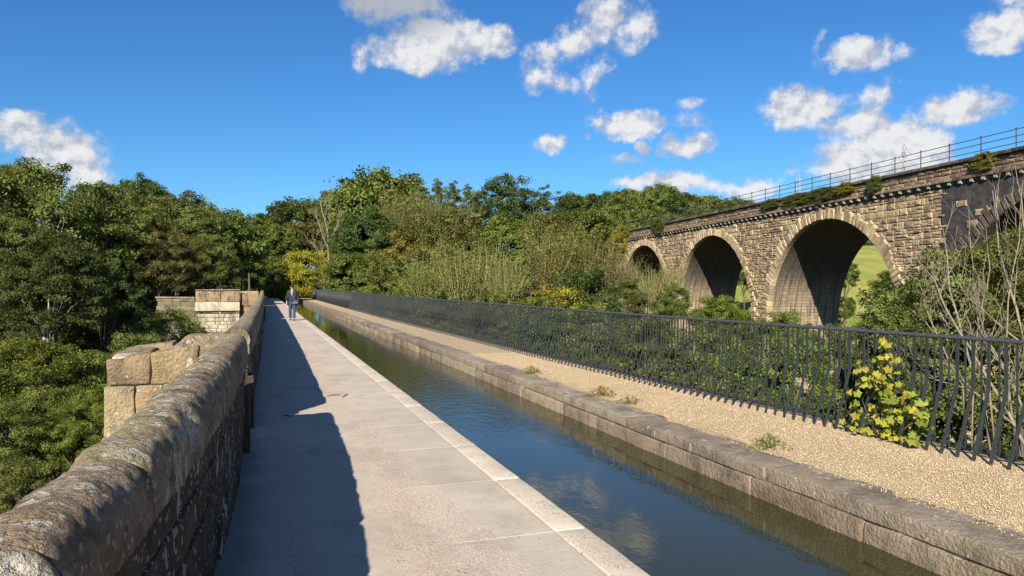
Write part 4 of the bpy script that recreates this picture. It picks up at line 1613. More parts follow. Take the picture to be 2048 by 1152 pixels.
for (x_, t_, w_, lb) in ((832, 358, 46, 'narrow upright tree, leftmost of four on the skyline'), (878, 362, 44, 'narrow upright tree, second of four on the skyline'),
                         (906, 366, 40, 'narrow upright tree, third of four on the skyline'), (938, 372, 36, 'narrow upright tree, rightmost of four on the skyline')):
    tree('tree', x_, t_, 118, w_, 'poplar', 'olive', lb, 'narrow upright trees on the skyline', bark='bark_pale', limbs=20)
tree('tree', 870, 425, 105, 170, 'tree3', 'olive', 'olive tree below the narrow upright trees', G2)
tree('tree', 1005, 357, 116, 140, 'airy', 'dark', 'tall open-crowned tree with sky showing through its branches', G2, trunk_r=.3, limbs=18)
tree('tree', 1085, 380, 120, 90, 'airy1', 'dark', 'thin tree just right of the tall open-crowned tree', G2)
tree('tree', 945, 430, 98, 130, 'tree0', 'brown', 'tawny tree left below the open-crowned tree', G2)
tree('tree', 1020, 440, 92, 150, 'tree1', 'bright', 'bright green tree below the open-crowned tree', G2)
tree('tree', 870, 500, 80, 140, 'tree2', 'brown', 'tawny-tinged tree in the middle over the railing', G2)
tree('tree', 960, 500, 78, 130, 'tree3', 'mid', 'green tree in the middle above the straw-coloured scrub', G2)
tree('tree', 1090, 430, 96, 130, 'tree0', 'brown', 'brownish tree below the thin skyline tree', G2)
tree('tree', 1170, 425, 98, 150, 'tree2', 'mid', 'green tree left of where the viaduct ends', G2)
tree('tree', 1240, 430, 104, 130, 'tree3', 'mid', 'green tree directly behind the far end of the viaduct', G2)
G3 = 'trees on the skyline behind the viaduct'
tree('tree', 1150, 392, 170, 90, 'far0', 'dark', 'round dark tree on the skyline left of the viaduct', G3)
tree('tree', 1205, 392, 165, 110, 'far1', 'dark', 'dark tree on the skyline over the viaduct end', G3)
tree('tree', 1260, 383, 150, 100, 'far2', 'mid', 'reddish-topped green tree on the skyline', G3)
tree('tree', 1320, 374, 145, 90, 'far0', 'mid', 'tallest green tree on the skyline behind the viaduct', G3)
tree('tree', 1365, 390, 140, 90, 'far1', 'dark', 'dark tree behind the low end of the handrail', G3)
tree('tree', 1420, 396, 138, 110, 'far2', 'mid', 'green tree behind the handrail', G3)
tree('tree', 1480, 400, 135, 80, 'far0', 'olive', 'rightmost tree on the skyline before the clouds', G3)
tree('tree', 1300, 425, 110, 140, 'far1', 'mid', 'green tree leaning over the viaduct parapet', G3)
tree('bush', 1250, 455, 90, 60, 'bush0', 'yellow', 'yellow-green bush at the viaduct end', cat='bush')
tree('bush', 1345, 432, 84, 80, 'bush1', 'olive', 'bush growing over the viaduct parapet at its far end', cat='bush')

# valley between railing and viaduct
G4 = 'bushes in the valley behind the railing'
for (x_, t_, zc_, w_, ky, lf, lb) in (
        (830, 560, 72, 110, 'bush0', 'bright', 'bright bush over the railing, leftmost in the valley'),
        (900, 575, 62, 120, 'bush2', 'mid', 'green bush over the railing below the straw scrub'),
        (985, 585, 52, 120, 'bush1', 'mid', 'dark green bush between two straw-coloured scrubs'),
        (1075, 600, 42, 140, 'bush0', 'mid', 'green bush left of the yellow-orange bush'),
        (1115, 582, 44, 170, 'bush1', 'yellow', 'yellow-orange bush just above the railing'),
        (1180, 612, 38, 120, 'bush2', 'bright', 'bright bush under the ivy-clad shrub'),
        (1160, 545, 50, 150, 'bush2', 'dark', 'dark ivy-clad shrub before the viaduct end'),
        (1250, 560, 56, 90, 'bush0', 'olive', 'olive bush below the smallest arch'),
        (1340, 570, 58, 80, 'bush1', 'mid', 'green bush between the smallest and middle arch'),
        (1435, 596, 58, 110, 'bush0', 'bright', 'bright bush inside the middle arch'),
        (1480, 625, 50, 90, 'bush2', 'bright', 'bush at the foot of the pier right of the middle arch'),
        (1575, 628, 44, 120, 'bush1', 'mid', 'bush at the foot of the largest arch'),
        (1520, 645, 38, 110, 'bush0', 'mid', 'bush behind the railing below the central pier'),
        (1290, 640, 34, 150, 'bush2', 'mid', 'green bush seen through the bars left of centre'),
        (1400, 665, 27, 170, 'bush0', 'mid', 'green bush seen through the middle bars'),
        (1500, 690, 22, 190, 'bush1', 'mid', 'green bush seen low through the bars'),
        (1600, 690, 19, 170, 'bush2', 'mid', 'green bush seen through the bars left of the yellow vine'),
        (1700, 655, 26, 150, 'bush0', 'olive', 'olive bush under the meadow'),
        (1800, 628, 24, 170, 'bush1', 'olive', 'olive bush in front of the right-hand pier'),
        (1180, 660, 30, 150, 'bush1', 'mid', 'green bush low behind the middle of the railing'),
        (1060, 640, 36, 130, 'bush0', 'dark', 'dark bush low behind the railing'),
        (960, 620, 44, 120, 'bush2', 'dark', 'dark bush low behind the far railing')):
    tree('bush', x_, t_, zc_, w_, ky, lf, lb, G4, cat='bush')
tree('bush', 1945, 515, 17, 390, 'nbush0', 'olive', 'large olive bush behind the bare twigs at right', cat='bush', bark='bark_pale', limbs=20)
tree('bush', 2062, 478, 15.5, 270, 'nbush1', 'olive', 'olive bush at the right edge of the photo', cat='bush')
tree('bush', 1830, 610, 17, 210, 'nbush1', 'olive', 'yellowish bush above the railing left of the bare twigs', cat='bush')
tree('tree', 1490, 515, 92, 70, 'tree1', 'dark', 'dark leafy tree seen through the middle arch', 'trees seen through the arches')
tree('tree', 1688, 520, 78, 60, 'tree1', 'mid', 'green tree at the left side of the meadow in the largest arch', 'trees seen through the arches')
tree('tree', 1684, 595, 70, 55, 'tree3', 'mid', 'lower green tree at the left side of the meadow', 'trees seen through the arches')
tree('tree', 1800, 545, 82, 100, 'tree2', 'dark', 'dark round tree in front of the meadow in the largest arch', 'trees seen through the arches')
for (x_, w_, lb, zc_) in ((1700, 60, 'hilltop tree above the meadow, left', 205), (1742, 70, 'hilltop tree above the meadow, middle', 200), (1790, 70, 'hilltop tree above the meadow, right', 195), (1840, 70, 'hilltop tree above the meadow, hidden mostly by the arch', 200)):
    tree('tree', x_, 456 + (w_ % 7), zc_, w_, 'far1', 'dark', lb, 'trees on the meadow hilltop')


# ------------------------------------------------------------------ straw-coloured willow scrub
def scrub_meshes(seed, n=115, leaf_n=12000, bare=False):
    g = np.random.default_rng(seed)
    V, F, tint = [], [], []
    tips = []
    for i in range(n):
        a = g.random() * 6.28
        r0 = .75 * math.sqrt(g.random())
        p = np.array([r0 * math.cos(a), r0 * math.sin(a), -1 + .7 * g.random()])
        d = unit(np.array([math.cos(a) * (.10 + .35 * r0), math.sin(a) * (.10 + .35 * r0), 1.0]) + .16 * g.normal(size=3))
        ln = g.uniform(.7, 1.7)
        seg = 4
        rad = g.uniform(.007, .013)
        tn = g.random()
        pts = [p.copy()]
        for k in range(seg):
            d = unit(d + .10 * g.normal(size=3) + np.array([0, 0, .06]))
            p = p + d * ln / seg
            pts.append(p.copy())
        o = len(V)
        for k, q in enumerate(pts):
            rr_ = rad * (1 - .75 * k / seg)
            for c in range(3):
                an = 2.094 * c
                V.append(q + np.array([math.cos(an) * rr_, math.sin(an) * rr_, 0]))
                tint.append(tn)
            if k:
                for c in range(3):
                    c2 = (c + 1) % 3
                    F.append((o + (k - 1) * 3 + c, o + (k - 1) * 3 + c2, o + k * 3 + c2, o + k * 3 + c))
        tips.append(np.array(pts))
    sh = np_mesh('shoots', np.array(V), np.array(F), L['straw'], {'tint': np.array(tint)})
    T = np.concatenate(tips)
    idx = g.integers(0, len(T), leaf_n)
    P = T[idx] + .09 * g.normal(size=(leaf_n, 3))
    lv = leaves_mesh('leaves', P, unit(g.normal(size=(leaf_n, 3)) + np.array([0, -.3, .6])), .062, g.random(leaf_n), g, width=.4, m=L['olive'])
    return sh, lv


SCRUB = [scrub_meshes(301), scrub_meshes(302), scrub_meshes(303, n=110, leaf_n=4200)]


def scrub(px_, top_y, zc, w_px, k, label, leaf='olive', stretch=1.0):
    _seed[0] += 1
    top = at(px_, top_y, zc)
    sc_ = w_px / FPX * zc / 2 / .95
    root = empty('scrub', (top.x, top.y, top.z - 1.75 * sc_ * stretch))
    root['ground'] = gh(top.x, top.y)
    gz = gh(top.x, top.y)
    root.location.z = gz
    cz = top.z - .85 * sc_ * stretch - gz
    tag(root, label, 'scrub', 'straw-coloured scrub in the valley')
    rz = random.Random(_seed[0]).uniform(0, 6.28)
    link('shoots', SCRUB[k][0], root, loc=(0, 0, cz), rot=(0, 0, rz), scale=(sc_, sc_, sc_ * stretch))
    link('leaves', SCRUB[k][1], root, loc=(0, 0, cz), rot=(0, 0, rz), scale=(sc_, sc_, sc_ * stretch), m=L[leaf])
    mb = MB()
    r = random.Random(_seed[0] + 9)
    for i in range(7):
        a = r.uniform(0, 6.28)
        mb.tube([(.15 * math.cos(a), .15 * math.sin(a), -.3), (sc_ * .3 * math.cos(a), sc_ * .3 * math.sin(a), max(.4, cz * .6)), (sc_ * .5 * math.cos(a), sc_ * .5 * math.sin(a), max(.8, cz))], [.05, .035, .015], 5)
    link('stem', mb.mesh('stem', M['bark'], True), root)


for (x_, t_, zc_, w_, k_, lf, lb) in (
        (815, 395, 104, 100, 0, 'olive', 'straw-coloured scrub high under the leftmost narrow upright trees'),
        (880, 405, 102, 90, 1, 'olive', 'straw-coloured scrub high under the right narrow upright trees'),
        (870, 520, 64, 120, 0, 'mid', 'straw-coloured scrub above the far part of the railing'),
        (945, 505, 60, 120, 1, 'olive', 'straw-coloured scrub in the middle of the valley'),
        (1010, 520, 58, 90, 2, 'mid', 'thin straw-coloured scrub in the middle of the valley'),
        (1110, 470, 57, 120, 0, 'brown', 'tall tawny scrub left of the viaduct end'),
        (1175, 480, 58, 110, 1, 'olive', 'tall tawny scrub touching the viaduct end'),
        (1245, 510, 60, 70, 2, 'olive', 'scrub growing up left of the smallest arch'),
        (1300, 540, 58, 70, 2, 'olive', 'bare grey scrub across the smallest arch'),
        (1345, 530, 60, 60, 2, 'mid', 'leafy scrub between the smallest and middle arch')):
    scrub(x_, t_, zc_, w_, k_, lb, lf)


# ------------------------------------------------------------------ bare pale tree at the far end, bare twigs at right
def grow(mb, pts, rad, r, depth, n_child, ln, up=.25, bend=.18):
    """a twiggy branch: polyline pts given, random side shoots recursively"""
    mb.tube(pts, [max(rad * (1 - .75 * i / (len(pts) - 1)), .0025) for i in range(len(pts))], 6 if rad > .012 else 4)
    if depth == 0:
        return
    for c in range(n_child):
        t = r.uniform(.2, .97) * (len(pts) - 1)
        i = min(int(t), len(pts) - 2)
        p = Vector(pts[i]).lerp(Vector(pts[i + 1]), t - i)
        d = (Vector(pts[i + 1]) - Vector(pts[i])).normalized()
        sd = Vector((r.uniform(-1, 1), r.uniform(-1, 1), r.uniform(-.3, .9))).normalized()
        d = (d * .75 + sd * .75 + Vector((0, 0, up))).normalized()
        L_ = ln * r.uniform(.5, 1.1)
        q = [p]
        for k in range(4):
            d = (d + Vector((r.uniform(-1, 1), r.uniform(-1, 1), r.uniform(-.6, 1))) * bend).normalized()
            q.append(q[-1] + d * L_ / 4)
        grow(mb, q, rad * .5 * (1 - .5 * t / len(pts)), r, depth - 1, max(2, n_child - 3), ln * .5, up, bend)


b0 = at(655, 596, 96)
root = empty('bare_tree', (b0.x, b0.y, gh(b0.x, b0.y)))
tag(root, 'slender bare pale-stemmed tree at the far end of the railing', 'tree')
o0 = Vector((b0.x, b0.y, gh(b0.x, b0.y)))
r = random.Random(31)
mb = MB()
grow(mb, [at(x_, y_, 96) - o0 for (x_, y_) in ((660, 600), (660, 545), (656, 500), (655, 460), (645, 425), (640, 400))], .17, r, 0, 0, 1)
link('trunk', mb.mesh('trunk', M['twig'], True), root)
for pl in (((656, 500), (645, 470), (635, 440), (625, 415)), ((656, 490), (668, 465), (680, 440), (686, 420)), ((655, 470), (650, 440), (655, 400)), ((660, 530), (640, 505), (620, 480)), ((660, 540), (676, 505), (690, 480))):
    mb = MB()
    grow(mb, [at(x_, y_, 96 + r.uniform(-1.5, 1.5)) - o0 for (x_, y_) in pl], .085, r, 2, 8, 2.4, .5)
    link('limb', mb.mesh('limb', M['twig'], True), root)

TW = [
    ('bare pale shrub leaning left from the right edge behind the railing',
     [[(2075, 930, 8.4), (2010, 815, 8.8), (1940, 700, 9.2), (1890, 610, 9.6), (1862, 540, 10)],
      [(2085, 900, 8.3), (2030, 780, 8.6), (1985, 700, 9), (1950, 640, 9.2)],
      [(2040, 860, 8.6), (1960, 790, 9), (1880, 760, 9.4), (1810, 745, 9.8)],
      [(2060, 800, 8.8), (1980, 690, 9.6), (1930, 660, 10), (1880, 640, 10.4)]]),
    ('tall bare pale shrub reaching above the dark brick at the right edge',
     [[(2070, 760, 9.8), (2030, 620, 10.3), (1998, 500, 10.8), (1985, 380, 11.2)],
      [(2010, 740, 9.8), (2020, 600, 10.2), (2038, 480, 10.6), (2046, 360, 11)],
      [(2060, 700, 9.8), (1990, 640, 10.3), (1930, 590, 10.8), (1880, 560, 11.2)],
      [(2090, 640, 9.5), (2060, 500, 9.8), (2040, 400, 10.2), (2030, 330, 10.4)]]),
    ('bare pale shrub standing up in front of the right-hand pier',
     [[(1965, 790, 10.6), (1925, 680, 11.2), (1903, 580, 11.8), (1886, 455, 12.4)],
      [(1945, 780, 10.8), (1958, 650, 11.4), (1945, 520, 12), (1938, 420, 12.4)],
      [(1925, 770, 11), (1880, 680, 11.4), (1850, 610, 12), (1838, 560, 12.4)],
      [(1980, 760, 10.8), (1965, 640, 11.4), (1980, 540, 12), (1972, 450, 12.4)]]),
]
r = random.Random(37)
for (lb, stems) in TW:
    f0 = stems[0][0]
    o0 = at(*f0)
    root = empty('bare_shrub', o0)
    tag(root, lb, 'shrub', 'bare shrubs behind the railing')
    for k, st in enumerate(stems):
        mb = MB()
        pts = [at(*q) - o0 for q in st]
        # rooted in the bank below
        base = pts[0] + Vector((r.uniform(0, .4), r.uniform(-.3, .1), -1.6))
        sm_pts = [base]
        for i in range(len(pts) - 1):
            for t in (0, .5):
                sm_pts.append(pts[i].lerp(pts[i + 1], t) + Vector((r.uniform(-1, 1), r.uniform(-1, 1), r.uniform(-1, 1))) * .02)
        sm_pts.append(pts[-1])
        grow(mb, sm_pts, .026 if k == 0 else .015, r, 2, 6, .85, .35, .2)
        link('stem', mb.mesh('stem', M['twig'], True), root)


# ------------------------------------------------------------------ undergrowth covering the banks
def undergrowth():
    g = np.random.default_rng(77)
    pts = []
    for (x0, x1, y0, y1, n) in ((7.3, 33, 3, 96, 60000), (7.1, 13, 3, 40, 30000), (-32, -3.2, 3, 96, 42000), (-12, -1.7, 4, 34, 9000), (42, 66, 20, 100, 9000)):
        X = g.uniform(x0, x1, n)
        Y = y0 + (y1 - y0) * g.random(n) ** 1.3
        pts.append(np.stack([X, Y], 1))
    P2 = np.concatenate(pts)
    lump = np.array([mnoise.noise(Vector((x * .45, y * .45, 3))) for x, y in P2])
    Z = np.array([gh(x, y) for x, y in P2])
    H = np.clip(1.0 + 2.4 * lump, .15, 3) * g.random(len(P2)) ** .6
    P = np.stack([P2[:, 0], P2[:, 1], Z + H], 1)
    N_ = unit(g.normal(size=P.shape) * .7 + np.array([-.2, -.3, .8]))
    size = .11 + .16 * g.random(len(P)) * np.clip(P2[:, 1] / 40, .4, 1.4)
    me = leaves_mesh('undergrowth', P, N_, size, .45 + .7 * lump + .5 * (g.random(len(P)) - .5), g, m=L['dark'])
    o = link('undergrowth', me)
    tag(o, 'low leafy undergrowth covering the valley banks', 'undergrowth', kind='stuff')


undergrowth()

# ------------------------------------------------------------------ yellow vine on the railing
LOBE = []
for k in range(4):
    r = random.Random(50 + k)
    V = [(0, 0, 0)]
    n = 15
    for i in range(n):
        a = -math.pi / 2 + 2 * math.pi * (i + .5) / n
        rad = .5 * (1 + .24 * math.cos(5 * (a - math.pi / 2))) * r.uniform(.9, 1.08) * (.86 if i in (0, n - 1) else 1)
        V.append((rad * math.cos(a), rad * math.sin(a) + .12, -.10 * (math.cos(a) ** 2) + r.uniform(-.05, .05)))
    F = [(0, i + 1, (i + 1) % n + 1) for i in range(n) if i != n - 1]
    me = mesh('leaf', V, F, L['vine'])
    a_ = me.attributes.new('tint', 'FLOAT', 'POINT')
    a_.data.foreach_set('value', [[.25, .5, .8, 1.0][k]] * len(V))
    LOBE.append(me)


def vine_leaf_green():
    return leaf_mat('vine_leaf_green', (.10, .15, .018), (.16, .21, .025), (.24, .27, .04), trans=.35)


M['vine_green'] = vine_leaf_green()


def on_rail(x_, y_, dx):
    """point on the railing line where that photo position meets it"""
    a = (x_ - 1024) / FPX
    X = 6.42
    for _ in range(3):
        zc_ = (X + dx) / (a * CY + SY)
        X = fx(at(x_, y_, zc_).y) + .08
    return at(x_, y_, zc_)


base = on_rail(1768, 884, 0)
base.z = .01
vine = empty('vine', base)
tag(vine, 'yellow-green vine with lobed leaves climbing through the railing', 'vine')
r = random.Random(61)
stems = [[(1765, 885), (1772, 830), (1768, 770), (1764, 720), (1763, 690)], [(1770, 885), (1740, 840), (1725, 800), (1742, 770)], [(1775, 880), (1800, 840), (1815, 800), (1822, 790)], [(1765, 885), (1720, 880), (1700, 870)], [(1780, 882), (1820, 850), (1855, 830)]]
leafs = []
for st in stems:
    pts = []
    for (x_, y_) in st:
        p = on_rail(x_, y_, r.uniform(-.08, .08))
        pts.append(p - base)
    mb = MB()
    mb.tube(pts, [.007, .006, .005, .004, .003][:len(pts)], 5)
    link('stem', mb.mesh('stem', M['stick'], True), vine)
spots = []
for (cx, cy, rx, ry, n) in ((1765, 690, 10, 10, 2), (1750, 712, 26, 10, 4), (1790, 716, 8, 8, 2), (1752, 758, 30, 22, 14), (1742, 765, 18, 16, 6), (1775, 790, 14, 10, 5), (1738, 815, 32, 20, 12), (1725, 860, 26, 18, 7), (1800, 808, 22, 22, 12),
                            (1785, 835, 20, 18, 9), (1770, 860, 26, 20, 12), (1815, 875, 20, 18, 9), (1850, 830, 20, 14, 8), (1835, 812, 16, 14, 4), (1705, 868, 14, 12, 5), (1790, 888, 30, 10, 6)):
    for i in range(int(n * 2.2)):
        spots.append((cx + r.gauss(0, rx * .8), cy + r.gauss(0, ry * .8)))
for (x_, y_) in spots:
    p = on_rail(x_, y_, r.uniform(-.2, .16))
    if p.z < .05:
        p.z = .05 + r.random() * .05
    sz = r.uniform(.045, .095)
    nrm = Vector((-.5 + r.uniform(-.8, .8), -.6 + r.uniform(-.7, .7), .55 + r.uniform(-.7, .6))).normalized()
    qt = nrm.to_track_quat('Z', 'Y')
    rot = (qt.to_matrix() @ Matrix.Rotation(math.pi + r.uniform(-.8, .8), 3, 'Z')).to_euler()
    link('leaf', LOBE[r.randrange(4)], vine, loc=p - base, rot=rot, scale=(sz, sz, sz), m=M['vine_green'] if (y_ > 770 and r.random() < .55) else L['vine'])

# ------------------------------------------------------------------ small weeds on the gravel edge
def tuft_mesh(seed, n=260, hh=.62):
    g = np.random.default_rng(seed)
    a = g.random(n) * 6.28
    rr_ = g.random(n) ** .8 * (1 + .35 * np.sin(3 * a + seed))
    P = np.stack([np.cos(a) * rr_, np.sin(a) * rr_ * .7, hh * (1 - rr_ * .7) * g.random(n) + .03], 1)
    N_ = unit(np.stack([np.cos(a), np.sin(a), .5 + g.random(n)], 1) + .7 * g.normal(size=(n, 3)))
    return leaves_mesh('leaves', P, N_, .16, g.random(n), g, width=.32, m=L['weed'])


TUFT = [tuft_mesh(401), tuft_mesh(402), tuft_mesh(403)]
for k, (x_, y_, wr, lf, lb) in enumerate(((1062, 748, .20, 'weed', 'small tawny weed on the canal wall, farthest of four'), (1203, 792, .21, 'orange', 'reddish-brown weed on the gravel edge'),
                                          (1258, 808, .17, 'weed', 'flat brown weed just right of the reddish-brown one'), (1536, 897, .20, 'olive', 'green weed on the gravel edge, nearest of four'))):
    zc_ = FPX * EYE / (y_ - 570)
    p = at(x_, y_, zc_)
    root = empty('weed', (p.x, p.y, .008))
    tag(root, lb, 'weed', 'weeds on the gravel edge')
    wr *= 1.25
    link('leaves', TUFT[k % 3], root, rot=(0, 0, .3), scale=(wr, wr, wr), m=L[lf])
    r = random.Random(k)
    mb = MB()
    for i in range(10):
        a = r.uniform(0, 6.28)
        mb.tube([(0, 0, -.005), (.4 * wr * math.cos(a), .4 * wr * math.sin(a), .16 * wr), (.9 * wr * math.cos(a), .9 * wr * math.sin(a), r.uniform(.1, .35) * wr)], [.003, .002, .001], 4)
    link('stalks', mb.mesh('stalks', M['stick']), root)


# plants rooted in the viaduct parapet
def wall_plant(t, z, w, h, key, leaf, label):
    _seed[0] += 1
    p = vworld(t, .30, z)
    root = empty('wall_plant', p, VR)
    tag(root, label, 'plant', 'plants rooted in the viaduct parapet')
    me, zt, wm, C, lo = CROWN[key]
    link('foliage', me, root, loc=(0, 0, .1), rot=(0, 0, 0), scale=(w / 2, .22, h / 2), m=L[leaf])
    mb = MB()
    r = random.Random(_seed[0])
    for i in range(5):
        mb.tube([(r.uniform(-.1, .1), -.2, -.1), (r.uniform(-.3, .3) * w, 0, .1), (r.uniform(-.45, .45) * w, .05, r.uniform(0, .4) * h)], [.02, .015, .006], 4)
    link('stem', mb.mesh('stem', M['bark'], True), root)


for (t, z, w, h, lf, lb) in ((2.0, 7.75, 1.5, .75, 'yellow', 'leafy plant on the viaduct parapet above the dark brick'), (10.1, 7.65, 1.3, 1.1, 'olive', 'bushy plant on the parapet right above the largest arch'),
                             (13.0, 7.8, 1.8, .8, 'yellow', 'small yellowish plant on the parapet over the largest arch'), (15.6, 7.7, 3.0, 1.0, 'olive', 'spreading plant on the parapet left above the largest arch'),
                             (18.6, 7.7, 3.2, .95, 'olive', 'straggling olive plant on the parapet between the two larger arches'), (22.0, 7.75, 2.4, .8, 'olive', 'low plant on the parapet over the central pier'),
                             (44.5, 7.8, 3.4, 1.3, 'bright', 'bright ivy spilling over the parapet near the smallest arch'), (55, 7.9, 3.2, 1.5, 'yellow', 'yellow-green ivy spilling over the viaduct end')):
    wall_plant(t, z, w, h, 'bush%d' % (int(t) % 3), lf, lb)


# ------------------------------------------------------------------ pylons and line
def pylon_mesh():
    mb = MB()
    H_, wb, wt = 46.0, 3.6, 1.1
    lv = [0, 8, 15, 21, 26, 30, 33.5, 36.5, 39, 41.5, 44]
    def half(z):
        return (wb + (wt - wb) * min(1, z / 36)) * .5
    cn = lambda z: [Vector((sx_ * half(z), sy_ * half(z), z)) for sx_, sy_ in ((-1, -1), (1, -1), (1, 1), (-1, 1))]
    for i in range(len(lv) - 1):
        a, b = cn(lv[i]), cn(lv[i + 1])
        for k in range(4):
            mb.tube([a[k], b[k]], .11, 4)
            mb.tube([a[k], b[(k + 1) % 4]], .06, 4)
            mb.tube([a[(k + 1) % 4], b[k]], .06, 4)
            mb.tube([b[k], b[(k + 1) % 4]], .06, 4)
    for c in cn(44):
        mb.tube([c, (0, 0, H_)], .09, 4)
    return mb.mesh('tower', M['pylon'])


def arm_mesh():
    mb = MB()
    for s_ in (-1, 1):
        for y_ in (-.5, .5):
            mb.tube([(s_ * .5, y_, 0), (s_ * 1.9, 0, .25)], .07, 4)
            mb.tube([(s_ * .5, y_, 1.0), (s_ * 1.9, 0, .25)], .06, 4)
        mb.tube([(s_ * 1.9, 0, .25), (s_ * 1.9, 0, -.9)], .07, 5)
    return mb.mesh('cross_arm', M['pylon'])


pm_, am_ = pylon_mesh(), arm_mesh()
tops = []
for (x_, y_, zc_, s_, lb) in ((1809, 286, 230, 1.0, 'grey lattice pylon rising behind the viaduct handrail'), (1597, 348, 400, 1.25, 'small distant lattice pylon behind the middle of the handrail')):
    p = at(x_, y_, zc_)
    root = empty('pylon', (p.x, p.y, p.z - 46 * s_), .5)
    root.scale = (s_, s_, s_)
    tag(root, lb, 'pylon', 'electricity pylons')
    link('tower', pm_, root)
    for zz in (33.5, 38, 42.5):
        link('cross_arm', am_, root, loc=(0, 0, zz))
    tops.append((p, s_))
for k, (dz, dx) in enumerate(((-3.8, -1.9), (-8.0, 1.9))):
    a = tops[1][0] + Vector((dx, 0, dz * 1.2))
    b = tops[0][0] + Vector((dx, 0, dz))
    mb = MB()
    mb.tube([a.lerp(b, i / 16) - Vector((0, 0, 9 * 4 * (i / 16) * (1 - i / 16))) - a for i in range(17)], .05, 4)
    o = link('power_line', mb.mesh('power_line', M['pylon']), loc=a)
    tag(o, ['upper', 'lower'][k] + ' thin power line sagging between the two pylons', 'power line', 'power lines')

# ------------------------------------------------------------------ far end of the aqueduct
e0 = at(612, 597, 96)
ew = empty('end_wall', (5.4, 101, 0))
tag(ew, 'low sandy stone wall at the far end of the gravel strip', 'wall')
rr = random.Random(4)
for ci in range(4):
    x = -.85
    while x < .9:
        w = rr.uniform(.3, .55)
        me = rough_box('wall_stone', (x, -.15, ci * .24), (min(x + w - .01, .95), .15, ci * .24 + .23), M['pier'], bevel=.02, step=.4, amp=.015, seed=int(x * 50) + ci)
        link('wall_stone', me, ew)
        x += w
g = np.random.default_rng(9)
n = 5000
P = np.stack([g.uniform(3.0, 7.5, n), g.uniform(101.5, 106, n), g.random(n) ** .7 * 1.3], 1)
N_ = unit(np.stack([g.normal(size=n), g.normal(size=n), .2 * g.normal(size=n)], 1))
me = leaves_mesh('dry_grass', P, N_, .5, g.random(n), g, width=.16, m=L['grass'])
tag(link('dry_grass', me), 'tall dry yellow grass at the far end of the gravel strip', 'grass', kind='stuff')
pf = empty('post_and_rail_fence', (9, 101, 0))
tag(pf, 'grey timber post-and-rail fence beyond the far end of the railing', 'fence')
for k in range(5):
    mb = MB()
    mb.box((-2.2 + 1.7 * k - .06, -.06, -.8), (-2.2 + 1.7 * k + .06, .06, 1.55))
    link('post', mb.mesh('post', M['timber']), pf)
for zz in (.75, 1.3):
    mb = MB()
    mb.box((-2.3, -.09, zz - .06), (4.8, -.063, zz + .06))
    link('rail', mb.mesh('rail', M['timber']), pf)

# ------------------------------------------------------------------ sticks on the paving
for (xa, ya, xb, yb, lb) in ((654, 794, 681, 790, 'thin dry stick lying in the sunlit part of the towpath'), (684, 796, 696, 789, 'short dry twig beside the longer stick on the towpath'),
                             (566, 833, 585, 836, 'dark stick lying in the parapet shadow'), (1955, 1046, 1990, 1052, 'thin dry stick on the gravel at the right')):
    pa, pb = [at(x_, y_, FPX * EYE / (y_ - 570)) for x_, y_ in ((xa, ya), (xb, yb))]
    d = pb - pa
    mb = MB()
    mb.tube([Vector((0, 0, 0)), d * .4 + Vector((.01, .012, .004)), d * .7 + Vector((0, -.008, .002)), d], [.006, .007, .006, .003], 6)
    mb.tube([d * .4 + Vector((.01, .012, .004)), d * .55 + Vector((-.03, .05, .004))], [.004, .002], 5)
    o = link('stick', mb.mesh('stick', M['stick'], True), loc=(pa.x, pa.y, .013))
    tag(o, lb, 'stick')


# ------------------------------------------------------------------ person walking towards us
def skin_mesh(name, joints, edges, m, levels=2):
    """joints: list of (x, y, z, rx, ry); joint 0 is the skin root"""
    me = bpy.data.meshes.new(name + '_skeleton')
    me.from_pydata([j[:3] for j in joints], edges, [])
    ob = bpy.data.objects.new(name + '_skeleton', me)
    COL.objects.link(ob)
    md = ob.modifiers.new('skin', 'SKIN')
    md.use_smooth_shade = True
    for i, j in enumerate(joints):
        sv_ = me.skin_vertices[0].data[i]
        sv_.radius = (j[3], j[4])
        sv_.use_root = (i == 0)
    sb = ob.modifiers.new('sub', 'SUBSURF')
    sb.levels = levels
    sb.render_levels = levels
    dg = bpy.context.evaluated_depsgraph_get()
    out = bpy.data.meshes.new_from_object(ob.evaluated_get(dg))
    out.name = name
    bpy.data.objects.remove(ob)
    out.materials.clear()
    out.materials.append(m)
    out.polygons.foreach_set('use_smooth', [True] * len(out.polygons))
    return out


skin_m = plain('skin', (.52, .32, .23), .55, nvar=.08)
navy = plain('navy_jacket_cloth', (.010, .011, .020), .85, nvar=.3, nscale=40)
jean = plain('blue_denim', (.022, .045, .095), .85, nvar=.3, nscale=60)
black = plain('black_leather', (.012, .012, .013), .45, nvar=.2)
cloth = plain('pale_grey_scarf', (.24, .21, .22), .9, nvar=.15, nscale=50)
hairm = plain('brown_hair', (.06, .04, .028), .6, nvar=.3, nscale=70)
bagm = plain('grey_blue_bag', (.10, .12, .17), .6, nvar=.2)

